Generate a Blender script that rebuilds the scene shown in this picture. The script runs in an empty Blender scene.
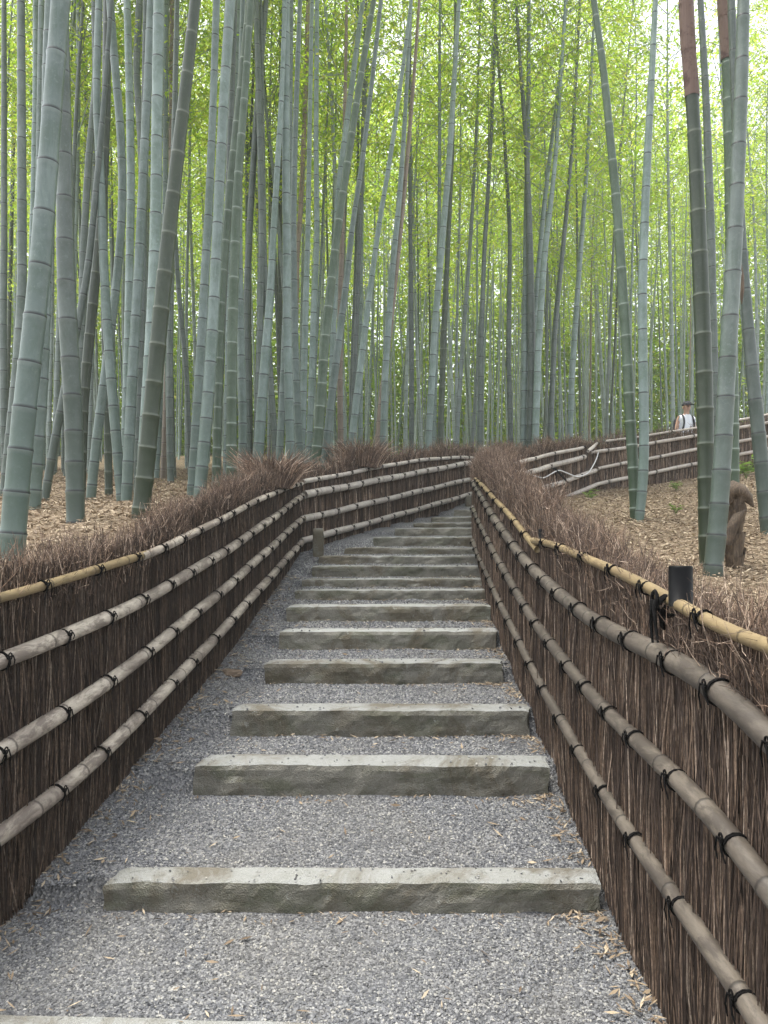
import bpy, bmesh, math, random
import numpy as np
from mathutils import Vector, Matrix, noise

random.seed(7)
RNG = np.random.default_rng(11)
SC = bpy.context.scene
COL = SC.collection
F, CX, HY = 740.0, 384.0, 540.0      # focal length in pixels, optical axis, eye level in the photograph

# ------------------------------------------------------------------ helpers
def tag(o, label=None, cat=None, group=None, kind=None):
    if label: o['label'] = label
    if cat: o['category'] = cat
    if group: o['group'] = group
    if kind: o['kind'] = kind
    return o

def link(name, me, parent=None, mat=None):
    o = bpy.data.objects.new(name, me)
    COL.objects.link(o)
    if parent is not None: o.parent = parent
    if mat is not None and me is not None: me.materials.append(mat)
    return o

def empty(name, loc=(0, 0, 0)):
    o = bpy.data.objects.new(name, None)
    COL.objects.link(o)
    o.location = loc
    o.empty_display_size = 0.1
    return o

def mesh(name, V, Fs, smooth=False, attrs=None):
    """V (n,3); Fs a list of (m,k) index arrays."""
    V = np.asarray(V, dtype=np.float32).reshape(-1, 3)
    Fs = [np.asarray(f, dtype=np.int32) for f in Fs if len(f)]
    me = bpy.data.meshes.new(name)
    me.vertices.add(len(V)); me.vertices.foreach_set('co', V.ravel())
    loops = np.concatenate([f.ravel() for f in Fs])
    sizes = np.concatenate([np.full(len(f), f.shape[1], dtype=np.int32) for f in Fs])
    starts = np.concatenate([[0], np.cumsum(sizes)[:-1]]).astype(np.int32)
    me.loops.add(len(loops)); me.loops.foreach_set('vertex_index', loops)
    me.polygons.add(len(sizes)); me.polygons.foreach_set('loop_start', starts)
    me.polygons.foreach_set('use_smooth', np.full(len(sizes), smooth, dtype=bool))
    for k, a in (attrs or {}).items():
        at = me.attributes.new(k, 'FLOAT', 'POINT')
        at.data.foreach_set('value', np.asarray(a, dtype=np.float32))
    me.update(calc_edges=True); me.validate()
    return me

def prisms(P, R, sides=3):
    """many tapered sticks at once. P (n,k,3), R (n,k)"""
    P = np.asarray(P, float); R = np.asarray(R, float)
    n, k, _ = P.shape
    D = P[:, -1] - P[:, 0]
    D /= np.maximum(np.linalg.norm(D, axis=1, keepdims=True), 1e-9)
    ref = np.where(np.abs(D[:, 2:3]) < .9, np.array([[0, 0, 1.]]), np.array([[1., 0, 0]]))
    U = np.cross(D, ref); U /= np.linalg.norm(U, axis=1, keepdims=True)
    W = np.cross(D, U)
    a0 = RNG.uniform(0, 6.28, n)
    ang = a0[:, None] + np.arange(sides)[None] * 2 * np.pi / sides
    ring = np.cos(ang)[..., None] * U[:, None] + np.sin(ang)[..., None] * W[:, None]
    V = P[:, :, None, :] + R[:, :, None, None] * ring[:, None]
    base = np.arange(n)[:, None, None] * (k * sides)
    i = np.arange(k - 1)[None, :, None] * sides
    s = np.arange(sides)[None, None, :]; s2 = (s + 1) % sides
    q = np.stack([base + i + s, base + i + s2, base + i + sides + s2, base + i + sides + s], -1).reshape(-1, 4)
    return V.reshape(-1, 3), q

def merge(parts):
    Vs, Fl, off = [], {}, 0
    for V, Fs in parts:
        V = np.asarray(V).reshape(-1, 3)
        for f in Fs:
            f = np.asarray(f)
            if len(f): Fl.setdefault(f.shape[1], []).append(f + off)
        Vs.append(V); off += len(V)
    return np.concatenate(Vs), [np.concatenate(f) for f in Fl.values()]

def tube(path, rad, sides=10, caps=True):
    P = np.asarray(path, float); R = np.broadcast_to(np.asarray(rad, float), (len(P),))
    k = len(P)
    T = np.gradient(P, axis=0); T /= np.linalg.norm(T, axis=1, keepdims=True)
    ref = np.array([0, 0, 1.]) if abs(T[0, 2]) < .9 else np.array([1., 0, 0])
    U = np.cross(T, ref); U /= np.linalg.norm(U, axis=1, keepdims=True)
    W = np.cross(T, U)
    a = np.arange(sides) * 2 * np.pi / sides
    V = P[:, None] + R[:, None, None] * (np.cos(a)[None, :, None] * U[:, None] + np.sin(a)[None, :, None] * W[:, None])
    i = np.arange(k - 1)[:, None] * sides; s = np.arange(sides)[None]; s2 = (s + 1) % sides
    q = np.stack([i + s, i + s2, i + sides + s2, i + sides + s], -1).reshape(-1, 4)
    Fs = [q]
    if caps: Fs.append(np.array([np.arange(sides), np.arange(sides)[::-1] + (k - 1) * sides]))
    return V.reshape(-1, 3), Fs

def fbm(x, y, z=0.0, o=3):
    return noise.fractal(Vector((x, y, z)), 1.0, 2.0, o)

# ------------------------------------------------------------------ materials
def new_mat(name):
    m = bpy.data.materials.new(name); m.use_nodes = True
    nt = m.node_tree; nt.nodes.clear()
    out = nt.nodes.new('ShaderNodeOutputMaterial')
    return m, nt, out

class G:
    """tiny node-graph helper"""
    def __init__(s, name):
        s.m, s.nt, s.out = new_mat(name)
    def n(s, typ, **kw):
        nd = s.nt.nodes.new(typ)
        for k, v in kw.items():
            if k.startswith('_'): setattr(nd, k[1:], v)
            else: nd.inputs[k.replace('__', ' ')].default_value = v
        return nd
    def l(s, a, b): s.nt.links.new(a, b)
    def obj(s): return s.n('ShaderNodeTexCoord').outputs['Object']
    def pos(s): return s.n('ShaderNodeNewGeometry').outputs['Position']
    def noise(s, vec, scale, detail=4, rough=.6, dist=0):
        nd = s.n('ShaderNodeTexNoise', Scale=scale, Detail=detail, Roughness=rough, Distortion=dist)
        s.l(vec, nd.inputs['Vector']); return nd.outputs['Fac']
    def ramp(s, fac, stops):
        nd = s.n('ShaderNodeValToRGB')
        e = nd.color_ramp.elements
        while len(e) < len(stops): e.new(.5)
        for el, (p, c) in zip(e, stops):
            el.position = p; el.color = (*c, 1) if len(c) == 3 else c
        s.l(fac, nd.inputs['Fac']); return nd.outputs['Color']
    def mix(s, fac, a, b, mode='MIX'):
        nd = s.n('ShaderNodeMix', _data_type='RGBA', _blend_type=mode)
        for v, i in ((fac, 0), (a, 6), (b, 7)):
            if isinstance(v, (int, float)): nd.inputs[i].default_value = v
            elif isinstance(v, tuple): nd.inputs[i].default_value = (*v, 1)
            else: s.l(v, nd.inputs[i])
        return nd.outputs[2]
    def math(s, op, a, b=None, c=None):
        nd = s.n('ShaderNodeMath', _operation=op)
        for i, v in enumerate((a, b, c)):
            if v is None: continue
            if isinstance(v, (int, float)): nd.inputs[i].default_value = v
            else: s.l(v, nd.inputs[i])
        return nd.outputs[0]
    def attr(s, name):
        return s.n('ShaderNodeAttribute', _attribute_name=name).outputs['Fac']
    def scale(s, vec, sx, sy, sz):
        nd = s.n('ShaderNodeMapping'); nd.inputs['Scale'].default_value = (sx, sy, sz)
        s.l(vec, nd.inputs['Vector']); return nd.outputs[0]
    def bump(s, h, strength=.5, dist=.01):
        nd = s.n('ShaderNodeBump', Strength=strength, Distance=dist)
        s.l(h, nd.inputs['Height']); return nd.outputs[0]
    def bsdf(s, col, rough=.8, nrm=None, spec=.3, **kw):
        b = s.n('ShaderNodeBsdfPrincipled')
        if isinstance(col, tuple): b.inputs['Base Color'].default_value = (*col, 1)
        else: s.l(col, b.inputs['Base Color'])
        if isinstance(rough, (int, float)): b.inputs['Roughness'].default_value = rough
        else: s.l(rough, b.inputs['Roughness'])
        b.inputs['Specular IOR Level'].default_value = spec
        if nrm is not None: s.l(nrm, b.inputs['Normal'])
        s.l(b.outputs[0], s.out.inputs['Surface'])
        return b

def culm_mat(name, base, green, bloom, line):
    g = G(name)
    p = g.obj()
    info = g.n('ShaderNodeObjectInfo')
    streak = g.noise(g.scale(p, 14, 14, .9), 3, 5, .65)
    blot = g.noise(p, 5.5, 5, .65, .4)
    spots = g.noise(p, 38, 3, .7)
    c = g.mix(g.ramp(blot, [(.42, (0, 0, 0)), (.60, (1, 1, 1))]), base, green)
    c = g.mix(g.math('MULTIPLY', streak, .45), c, tuple(v * .62 for v in base))
    pow_ = g.noise(g.scale(p, 2.2, 2.2, .6), 2.2, 5, .7, .8)
    c = g.mix(g.ramp(pow_, [(.5, (0, 0, 0)), (.64, (.55, .55, .55))]), c, tuple(min(1, v * 1.3 + .015) for v in base))
    c = g.mix(g.ramp(pow_, [(.30, (.5, .5, .5)), (.42, (0, 0, 0))]), c, tuple(v * .6 for v in green))
    c = g.mix(g.ramp(spots, [(.56, (0, 0, 0)), (.72, (.5, .5, .5))]), c, tuple(min(1, v * 1.35 + .02) for v in base))
    # brightness differs from culm to culm
    vr = g.math('MULTIPLY_ADD', info.outputs['Random'], .5, .75)
    c = g.mix(1.0, c, g.n('ShaderNodeCombineColor').outputs[0], 'MULTIPLY') if False else c
    hsv = g.n('ShaderNodeHueSaturation'); g.l(c, hsv.inputs['Color']); g.l(vr, hsv.inputs['Value'])
    c = hsv.outputs[0]
    up, dn = g.attr('above_node'), g.attr('below_node')
    lowgreen = g.ramp(g.attr('height'), [(0, (.8, .8, .8)), (.30, (0, 0, 0))])
    c = g.mix(lowgreen, c, tuple(v * .72 for v in green))
    wob = g.math('MULTIPLY', g.noise(p, 20, 2), .03)
    bl = g.ramp(g.math('DIVIDE', g.math('ADD', dn, wob), .08), [(.1, (1, 1, 1)), (.55, (0, 0, 0))])
    c = g.mix(g.math('MULTIPLY', bl, .7), c, bloom)
    ln = g.ramp(g.math('DIVIDE', up, .08), [(.0, (1, 1, 1)), (.08, (1, 1, 1)), (.24, (0, 0, 0))])
    c = g.mix(ln, c, line)
    bmp = g.bump(g.math('ADD', streak, g.math('MULTIPLY', spots, .4)), .25, .003)
    g.bsdf(c, g.math('MULTIPLY_ADD', blot, .28, .24), bmp, .5)
    return g.m

M = {}
M['pale'] = culm_mat('waxy_grey_culm', (.168, .222, .205), (.112, .165, .132), (.225, .275, .258), (.012, .015, .014))
M['bright'] = culm_mat('lit_waxy_culm', (.215, .262, .245), (.15, .195, .165), (.26, .30, .285), (.02, .024, .022))  # pale waxy culm with light on the far stems painted into its colour
M['grey'] = culm_mat('grey_culm', (.108, .135, .120), (.072, .102, .078), (.15, .178, .162), (.012, .014, .012))
M['green'] = culm_mat('green_culm', (.080, .120, .078), (.055, .092, .05), (.15, .19, .15), (.19, .235, .19))
M['dark'] = culm_mat('dark_green_culm', (.028, .042, .022), (.038, .056, .028), (.07, .085, .055), (.085, .10, .07))
M['tan'] = culm_mat('dead_tan_culm', (.23, .18, .13), (.18, .145, .10), (.27, .22, .17), (.06, .04, .03))

def leaf_mat(name, cols, tcols, tw=.55):
    g = G(name)
    geo = g.n('ShaderNodeNewGeometry'); info = g.n('ShaderNodeObjectInfo')
    r = g.math('FRACT', g.math('ADD', geo.outputs['Random Per Island'], g.math('MULTIPLY', info.outputs['Random'], .35)))
    c = g.ramp(r, cols); t = g.ramp(r, tcols)
    d = g.n('ShaderNodeBsdfDiffuse'); g.l(c, d.inputs['Color'])
    tr = g.n('ShaderNodeBsdfTranslucent'); g.l(t, tr.inputs['Color'])
    gl = g.n('ShaderNodeBsdfGlossy', Roughness=.45); gl.inputs['Color'].default_value = (.5, .55, .5, 1)
    m1 = g.n('ShaderNodeMixShader'); m1.inputs[0].default_value = tw
    g.l(d.outputs[0], m1.inputs[1]); g.l(tr.outputs[0], m1.inputs[2])
    m2 = g.n('ShaderNodeMixShader'); m2.inputs[0].default_value = .05
    g.l(m1.outputs[0], m2.inputs[1]); g.l(gl.outputs[0], m2.inputs[2])
    g.l(m2.outputs[0], g.out.inputs['Surface'])
    return g.m

M['leaf'] = leaf_mat('bamboo_leaf',
    [(0, (.06, .115, .015)), (.5, (.105, .17, .025)), (.85, (.15, .20, .035)), (1, (.19, .185, .05))],
    [(0, (.30, .50, .035)), (.5, (.43, .60, .05)), (.85, (.56, .65, .08)), (1, (.60, .57, .14))], .74)
M['sprout'] = leaf_mat('seedling_leaf', [(0, (.10, .18, .03)), (1, (.16, .25, .05))], [(0, (.16, .3, .04)), (1, (.25, .36, .08))], .4)

def litter_mat(name):
    g = G(name)
    r = g.n('ShaderNodeNewGeometry').outputs['Random Per Island']
    g.bsdf(g.ramp(r, [(0, (.095, .064, .04)), (.4, (.20, .148, .097)), (.8, (.31, .24, .16)), (1, (.47, .39, .28))]), .7)
    return g.m
M['litter'] = litter_mat('dry_bamboo_leaf')

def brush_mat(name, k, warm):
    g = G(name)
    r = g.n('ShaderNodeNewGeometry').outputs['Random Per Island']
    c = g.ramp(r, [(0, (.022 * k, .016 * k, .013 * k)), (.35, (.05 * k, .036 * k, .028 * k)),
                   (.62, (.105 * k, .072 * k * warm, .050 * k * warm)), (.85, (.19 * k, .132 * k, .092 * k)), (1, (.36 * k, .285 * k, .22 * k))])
    n1 = g.noise(g.scale(g.pos(), 1, 1, .35), 9, 4)
    c = g.mix(g.math('MULTIPLY', g.ramp(n1, [(.35, (0, 0, 0)), (.7, (1, 1, 1))]), .6), c, (.045 * k, .034 * k, .03 * k))
    n2 = g.noise(g.scale(g.pos(), 1, 1, .5), 110, 3, .7)
    c = g.mix(g.ramp(n2, [(.40, (.6, .6, .6)), (.6, (0, 0, 0))]), c, (.03 * k, .022 * k, .017 * k))
    g.bsdf(c, .85, None, .15)
    return g.m
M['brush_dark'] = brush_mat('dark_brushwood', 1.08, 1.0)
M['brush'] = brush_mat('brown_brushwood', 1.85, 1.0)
M['twig'] = brush_mat('loose_brushwood', 2.5, .96)
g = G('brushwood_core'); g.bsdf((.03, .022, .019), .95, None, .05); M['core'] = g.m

def rail_mat(name, a, b, stain, amt):
    g = G(name)
    p = g.obj()
    n1 = g.noise(g.scale(p, 9, 3.2, 9), 1.6, 6, .72, .5); n2 = g.noise(g.scale(p, 1, .35, 1), 95, 4, .7); n3 = g.noise(g.scale(p, 1, .16, 1), 60, 5, .7)
    c = g.mix(g.ramp(n3, [(.35, (0, 0, 0)), (.65, (1, 1, 1))]), a, b)
    c = g.mix(g.math('MULTIPLY', g.ramp(n1, [(.47, (0, 0, 0)), (.57, (1, 1, 1))]), amt), c, stain)
    big = g.noise(p, 1.7, 3, .5)
    c = g.mix(g.math('MULTIPLY', g.ramp(big, [(.45, (0, 0, 0)), (.6, (1, 1, 1))]), amt * .7), c, stain)
    c = g.mix(g.ramp(n2, [(.58, (0, 0, 0)), (.72, (.5, .5, .5))]), c, stain)
    ln = g.ramp(g.math('DIVIDE', g.attr('above_node'), .08), [(0, (1, 1, 1)), (.03, (1, 1, 1)), (.10, (0, 0, 0))])
    c = g.mix(g.math('MULTIPLY', ln, .8), c, tuple(v * .45 for v in stain))
    g.bsdf(c, .55, g.bump(g.math('ADD', n2, n3), .3, .003), .35)
    return g.m
M['rail_yellow'] = rail_mat('fresh_bamboo_rail', (.27, .205, .105), (.215, .16, .085), (.13, .092, .05), .5)
M['rail_pale'] = rail_mat('weathered_pale_rail', (.56, .50, .41), (.38, .325, .265), (.15, .12, .10), .8)
M['rail_far'] = rail_mat('bleached_rail', (.50, .46, .40), (.40, .36, .31), (.26, .22, .19), .5)
M['rail_grey'] = rail_mat('weathered_grey_rail', (.145, .123, .098), (.095, .080, .064), (.05, .041, .034), .75)
g = G('black_cord'); g.bsdf((.006, .0055, .0055), .85, None, .06); M['cord'] = g.m
g = G('black_metal'); g.bsdf((.004, .004, .0045), .42, None, .10); M['black'] = g.m

def stone_mat():
    g = G('rough_granite')
    p = g.pos()
    n1 = g.noise(p, 7, 6, .65, .5); n2 = g.noise(p, 90, 3, .7); n3 = g.noise(g.scale(p, 1, 1, 2.2), 3.2, 5, .65, .8)
    vor = g.n('ShaderNodeTexVoronoi', Scale=160.0); g.l(p, vor.inputs['Vector'])
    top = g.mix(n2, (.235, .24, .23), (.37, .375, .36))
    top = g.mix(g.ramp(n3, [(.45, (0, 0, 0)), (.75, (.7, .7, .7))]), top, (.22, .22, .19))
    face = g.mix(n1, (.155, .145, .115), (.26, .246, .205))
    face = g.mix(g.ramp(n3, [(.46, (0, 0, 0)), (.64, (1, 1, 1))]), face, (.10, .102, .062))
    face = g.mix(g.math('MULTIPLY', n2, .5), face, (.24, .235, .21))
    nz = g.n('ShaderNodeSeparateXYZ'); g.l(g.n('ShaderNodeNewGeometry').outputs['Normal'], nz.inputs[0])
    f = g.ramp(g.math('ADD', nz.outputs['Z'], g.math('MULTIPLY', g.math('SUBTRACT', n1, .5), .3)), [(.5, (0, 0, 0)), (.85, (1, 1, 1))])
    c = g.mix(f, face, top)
    info = g.n('ShaderNodeObjectInfo')
    n5 = g.noise(p, 1.6, 6, .7, 1.2); n6 = g.noise(p, 22, 5, .75, .6)
    c = g.mix(g.ramp(n5, [(.47, (0, 0, 0)), (.60, (.8, .8, .8))]), c, (.125, .105, .072))
    c = g.mix(g.ramp(n6, [(.58, (0, 0, 0)), (.68, (.6, .6, .6))]), c, (.085, .085, .07))
    c = g.mix(g.ramp(n6, [(.30, (.7, .7, .7)), (.40, (0, 0, 0))]), c, (.36, .365, .33))
    hv = g.n('ShaderNodeHueSaturation'); g.l(c, hv.inputs['Color']); g.l(g.math('MULTIPLY_ADD', info.outputs['Random'], .34, .86), hv.inputs['Value']); c = hv.outputs[0]
    h = g.math('ADD', g.math('MULTIPLY', n1, 1.2), g.math('ADD', g.math('MULTIPLY', n2, .45), g.math('MULTIPLY', vor.outputs['Distance'], .25)))
    g.bsdf(c, .88, g.bump(h, .8, .02), .25)
    return g.m
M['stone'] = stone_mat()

def gravel_mat():
    g = G('grey_gravel')
    p = g.pos()
    v = g.n('ShaderNodeTexVoronoi', Scale=105.0); g.l(p, v.inputs['Vector'])
    v2 = g.n('ShaderNodeTexVoronoi', Scale=62.0); g.l(p, v2.inputs['Vector'])
    c = g.ramp(g.n('ShaderNodeSeparateColor').outputs[0], [(0, (0, 0, 0)), (1, (1, 1, 1))]) if False else None
    sc = g.n('ShaderNodeSeparateColor'); g.l(v.outputs['Color'], sc.inputs[0])
    c = g.ramp(sc.outputs[0], [(0, (.09, .093, .098)), (.4, (.16, .163, .17)), (.8, (.235, .237, .243)), (1, (.40, .39, .365))])
    n1 = g.noise(p, 2.2, 4, .6)
    c = g.mix(g.math('MULTIPLY', g.ramp(n1, [(.45, (0, 0, 0)), (.75, (1, 1, 1))]), .35), c, (.20, .185, .16))
    h = g.math('ADD', v.outputs['Distance'], v2.outputs['Distance'])
    g.bsdf(c, .85, g.bump(h, 1.0, .012), .2)
    return g.m
M['gravel'] = gravel_mat()
g = G('gravel_grain')
r = g.n('ShaderNodeNewGeometry').outputs['Random Per Island']
g.bsdf(g.ramp(r, [(0, (.06, .062, .068)), (.35, (.135, .138, .147)), (.75, (.23, .232, .238)), (.93, (.33, .328, .312)), (1, (.43, .41, .36))]), .8, None, .25)
gc = [n for n in g.nt.nodes if n.type == 'VALTORGB'][0].outputs['Color']
gb = [n for n in g.nt.nodes if n.type == 'BSDF_PRINCIPLED'][0]
pn = g.noise(g.pos(), 1.3, 5, .65, .6); pn2 = g.noise(g.pos(), 3.5, 4, .6)
gc = g.mix(g.ramp(pn, [(.46, (0, 0, 0)), (.62, (.28, .28, .28))]), gc, (.22, .205, .175))
gc = g.mix(g.ramp(pn2, [(.32, (.6, .6, .6)), (.45, (0, 0, 0))]), gc, (.10, .10, .105))
g.l(gc, gb.inputs['Base Color'])
M['grain'] = g.m

def soil_mat():
    g = G('leaf_litter')
    p = g.pos()
    v = g.n('ShaderNodeTexVoronoi', Scale=48.0); g.l(g.scale(p, 1, .7, 1), v.inputs['Vector'])
    sc = g.n('ShaderNodeSeparateColor'); g.l(v.outputs['Color'], sc.inputs[0])
    c = g.ramp(sc.outputs[0], [(0, (.085, .058, .036)), (.4, (.17, .126, .082)), (.8, (.25, .19, .13)), (1, (.36, .295, .21))])
    n1 = g.noise(p, .8, 5, .65)
    c = g.mix(g.math('MULTIPLY', g.ramp(n1, [(.45, (0, 0, 0)), (.7, (1, 1, 1))]), .55), c, (.10, .072, .048))
    g.bsdf(c, .9, g.bump(v.outputs['Distance'], .8, .02), .15)
    return g.m
M['soil'] = soil_mat()
g = G('culm_sheath'); p = g.obj()
n1 = g.noise(g.scale(p, 40, 40, 2.0), 3, 5, .7); n2 = g.noise(p, 7, 5, .7)
c = g.mix(g.ramp(n1, [(.38, (0, 0, 0)), (.62, (1, 1, 1))]), (.05, .034, .022), (.15, .108, .07)); c = g.mix(g.ramp(n2, [(.5, (0, 0, 0)), (.68, (.9, .9, .9))]), c, (.03, .019, .013))
g.bsdf(c, .65, g.bump(n1, .3, .004), .3); M['sheath'] = g.m
g = G('fresh_culm_sheath'); p = g.obj()
n1 = g.noise(g.scale(p, 40, 40, 2.0), 3, 5, .7); n2 = g.noise(p, 9, 5, .7)
c = g.mix(n1, (.105, .066, .05), (.20, .14, .115)); c = g.mix(g.ramp(n2, [(.5, (0, 0, 0)), (.64, (.8, .8, .8))]), c, (.06, .03, .026))
g.bsdf(c, .65, g.bump(n1, .3, .004), .3); M['fresh_sheath'] = g.m
g = G('skin'); g.bsdf((.48, .30, .22), .6); M['skin'] = g.m
g = G('white_shirt'); g.bsdf((.74, .76, .79), .85); M['shirt'] = g.m
g = G('dark_cloth'); g.bsdf((.025, .026, .032), .85); M['cloth'] = g.m
g = G('white_cable'); g.bsdf((.66, .66, .64), .5); M['cable'] = g.m

# ------------------------------------------------------------------ path and terrain
# steps: distance of the front edge, top height, ground height in front of it, pixel columns of its two ends, tread depth
STEPS = [
 (2.98, -1.380, -1.50, 107, 604, .150), (3.78, -1.150, -1.305, 197, 551, .20), (4.35, -1.000, -1.155, 232, 531, .20),
 (5.11, -.850, -.995, 266, 503, .22), (5.69, -.700, -.842, 281, 498, .22), (6.28, -.560, -.692, 288, 491, .24),
 (6.80, -.460, -.553, 296, 487, .22), (7.20, -.380, -.458, 303, 483, .22), (7.68, -.270, -.385, 313, 484, .22),
 (8.10, -.175, -.265, 320, 485, .22), (8.50, -.090, -.165, 346, 486, .24), (9.00, .036, -.078, 374, 488, .26),
 (9.70, .157, .055, 395, 490, .28), (10.4, .240, .175, 414, 494, .28), (11.1, .345, .270, 432, 498, .30), (12.0, .490, .390, 455, 504, .34)]
gd = [-8, 0, 2.0, 2.98, 3.78, 4.35, 5.11, 5.69, 6.28, 6.8, 7.2, 7.68, 8.1, 8.5, 9.0, 9.7, 10.4, 11.1, 12.0, 13.5, 15.2, 16.6, 17.5, 30]
gz = [-2.3, -1.62, -1.53, -1.45, -1.2, -1.06, -.91, -.76, -.61, -.50, -.42, -.32, -.22, -.13, -.03, .10, .21, .31, .44, .70, .98, 1.22, 1.5, 2.4]
def gside(d): return np.interp(d, gd, gz)

# faces (path side) of the fences in plan
L_FACE = [(-1.98, .2), (-1.70, 1.9), (-1.48, 2.9), (-1.31, 3.75), (-1.19, 4.85), (-1.06, 6.2), (-.954, 8.4)]
FAR_FACE = [(-.954, 8.4), (1.66, 13.5)]
R_FACE = [(.87, .2), (.88, 2.3), (.895, 3.6), (.89, 5.7), (.94, 7.2), (1.03, 8.6)]
A_FACE = [(1.25, 8.55), (2.17, 12.2), (4.05, 14.1)]
B_FACE = [(4.05, 14.1), (8.05, 15.5), (11.5, 16.6)]

def hill(x, y):
    x = np.asarray(x, float); y = np.asarray(y, float)
    yl = np.minimum(y, 46) - .004 * np.maximum(y - 46, 0)
    left = -.6 + .13 * yl
    left = np.where(y < 2, -.34 + .26 * (y - 2), left)
    right = .18 + np.where(yl < 8, .145, .10) * (yl - 8) + .09 * np.clip(x - 2.5, -2, 9) + .02 * np.maximum(yl - 18, 0)
    right = np.where(y < 3, -.545 - .13 + .22 * (y - 3), right)
    t = np.clip((x - (-1 + .0 * y)) / 3.6, 0, 1); t = t * t * (3 - 2 * t)
    h = left * (1 - t) + right * t
    return h + .05 * np.sin(x * 1.3 + y * .7) * np.cos(y * .9 - x * .4) + .025 * np.sin(x * 3.1 + 1) * np.sin(y * 2.7)

def chaikin(P, n=2):
    for _ in range(n):
        Q = [P[0]]
        for a, b in zip(P[:-1], P[1:]):
            Q += [(.75 * a[0] + .25 * b[0], .75 * a[1] + .25 * b[1]), (.25 * a[0] + .75 * b[0], .25 * a[1] + .75 * b[1])]
        P = Q + [P[-1]]
    return P
L_FACE, R_FACE, A_FACE, B_FACE = chaikin(L_FACE), chaikin(R_FACE), chaikin(A_FACE), chaikin(B_FACE)

# corridor polygon of the path (between the fences)
CORR_L = [(-2.3, -8), (-1.98, .2)] + L_FACE[1:] + [(1.66, 13.5), (3.2, 15.6), (6.5, 17.4), (11.5, 18.6)]
CORR_R = [(.86, -8)] + R_FACE + [(1.95, 12.5), (3.85, 14.35), (7.95, 15.75), (11.5, 16.9)]
POLY = np.array(CORR_L + CORR_R[::-1])
def inside(x, y):
    x = np.asarray(x, float); y = np.asarray(y, float)
    r = np.zeros(x.shape, bool)
    n = len(POLY)
    for i in range(n):
        x1, y1 = POLY[i]; x2, y2 = POLY[(i + 1) % n]
        c = ((y1 > y) != (y2 > y))
        with np.errstate(divide='ignore', invalid='ignore'):
            xi = (x2 - x1) * (y - y1) / (y2 - y1 + 1e-12) + x1
        r ^= c & (x < xi)
    return r

def path_d(x, y):
    """distance measure that keeps climbing round the bend"""
    return np.where(y > 12.5, 12.5 + (y - 12.5) + .0 * x, y)

def gravel_z(x, y):
    x = np.asarray(x, float); y = np.asarray(y, float)
    s = gside(path_d(x, y))
    m = s.copy()
    ks = STEPS
    for i, st in enumerate(ks):
        d, zt, zb, a, b, T = st
        nd, nzb = (ks[i + 1][0], ks[i + 1][2]) if i + 1 < len(ks) else (13.3, .70)
        w = (y >= d + T * .5) & (y < nd + .05)
        prof = zt - .014 + (nzb - zt + .014) * np.clip((y - d - T) / max(nd - d - T, .05), 0, 1) ** .8
        xl, xr = (a - CX) / F * d, (b - CX) / F * d
        f = np.clip((x - xl + .25) / .22, 0, 1) * np.clip((xr + .20 - x) / .18, 0, 1)
        f = f * f * (3 - 2 * f)
        m = np.where(w, s * (1 - f) + prof * f, m)
    w = (y < STEPS[0][0] + .07) & (y > 2.25)
    m = np.where(w, np.minimum(m, -1.5), m)
    return m + .006 * np.sin(x * 9 + y * 5) * np.sin(y * 11 - x * 3)

def grid(xs, ys, zf):
    X, Y = np.meshgrid(xs, ys)
    Z = zf(X, Y)
    V = np.stack([X, Y, Z], -1).reshape(-1, 3)
    nx, ny = len(xs), len(ys)
    i = np.arange(ny - 1)[:, None] * nx + np.arange(nx - 1)[None]
    q = np.stack([i, i + 1, i + nx + 1, i + nx], -1).reshape(-1, 4)
    return V, q

def near_corr(x, y, m=.12):
    r = inside(x, y)
    for dx, dy in ((m, 0), (-m, 0), (0, m), (0, -m)): r |= inside(x + dx, y + dy)
    return r
def ground_z(x, y):
    ins = near_corr(x, y, .13)
    h = hill(x, y)
    return np.where(ins, np.minimum(gside(path_d(x, y)) - .16, h), h)
xs = np.concatenate([np.linspace(-130, -22, 28), np.linspace(-20, -6, 36), np.arange(-5.7, 12.5, .11), np.linspace(13, 24, 28), np.linspace(27, 130, 27)])
ys = np.concatenate([np.linspace(-40, -3, 14), np.arange(-2.5, 19, .11), np.linspace(19.5, 60, 60), np.linspace(65, 240, 20)])
V, q = grid(xs, ys, ground_z)
go = link('hillside_ground', mesh('hillside_ground', V, [q], True), None, M['soil']); tag(go, kind='structure')

# gravel path, a sheet clipped to the corridor
xs = np.arange(-2.4, 2.4, .035); ys = np.arange(-2.0, 13.6, .035)
V, q = grid(xs, ys, gravel_z)
c = V[q].mean(1)
keep = near_corr(c[:, 0], c[:, 1])
q1 = q[keep]
V2, q2 = grid(np.arange(1.0, 12, .12), np.arange(13.5, 18.8, .1), gravel_z)
c2 = V2[q2].mean(1); q2 = q2[near_corr(c2[:, 0], c2[:, 1])]
used, inv = np.unique(q1, return_inverse=True)
Vg, Fg = merge([(V[used], [inv.reshape(-1, 4)]), (V2, [q2])])
gp = link('gravel_path', mesh('gravel_path', Vg, Fg, True), None, M['gravel']); tag(gp, kind='structure')

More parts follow.
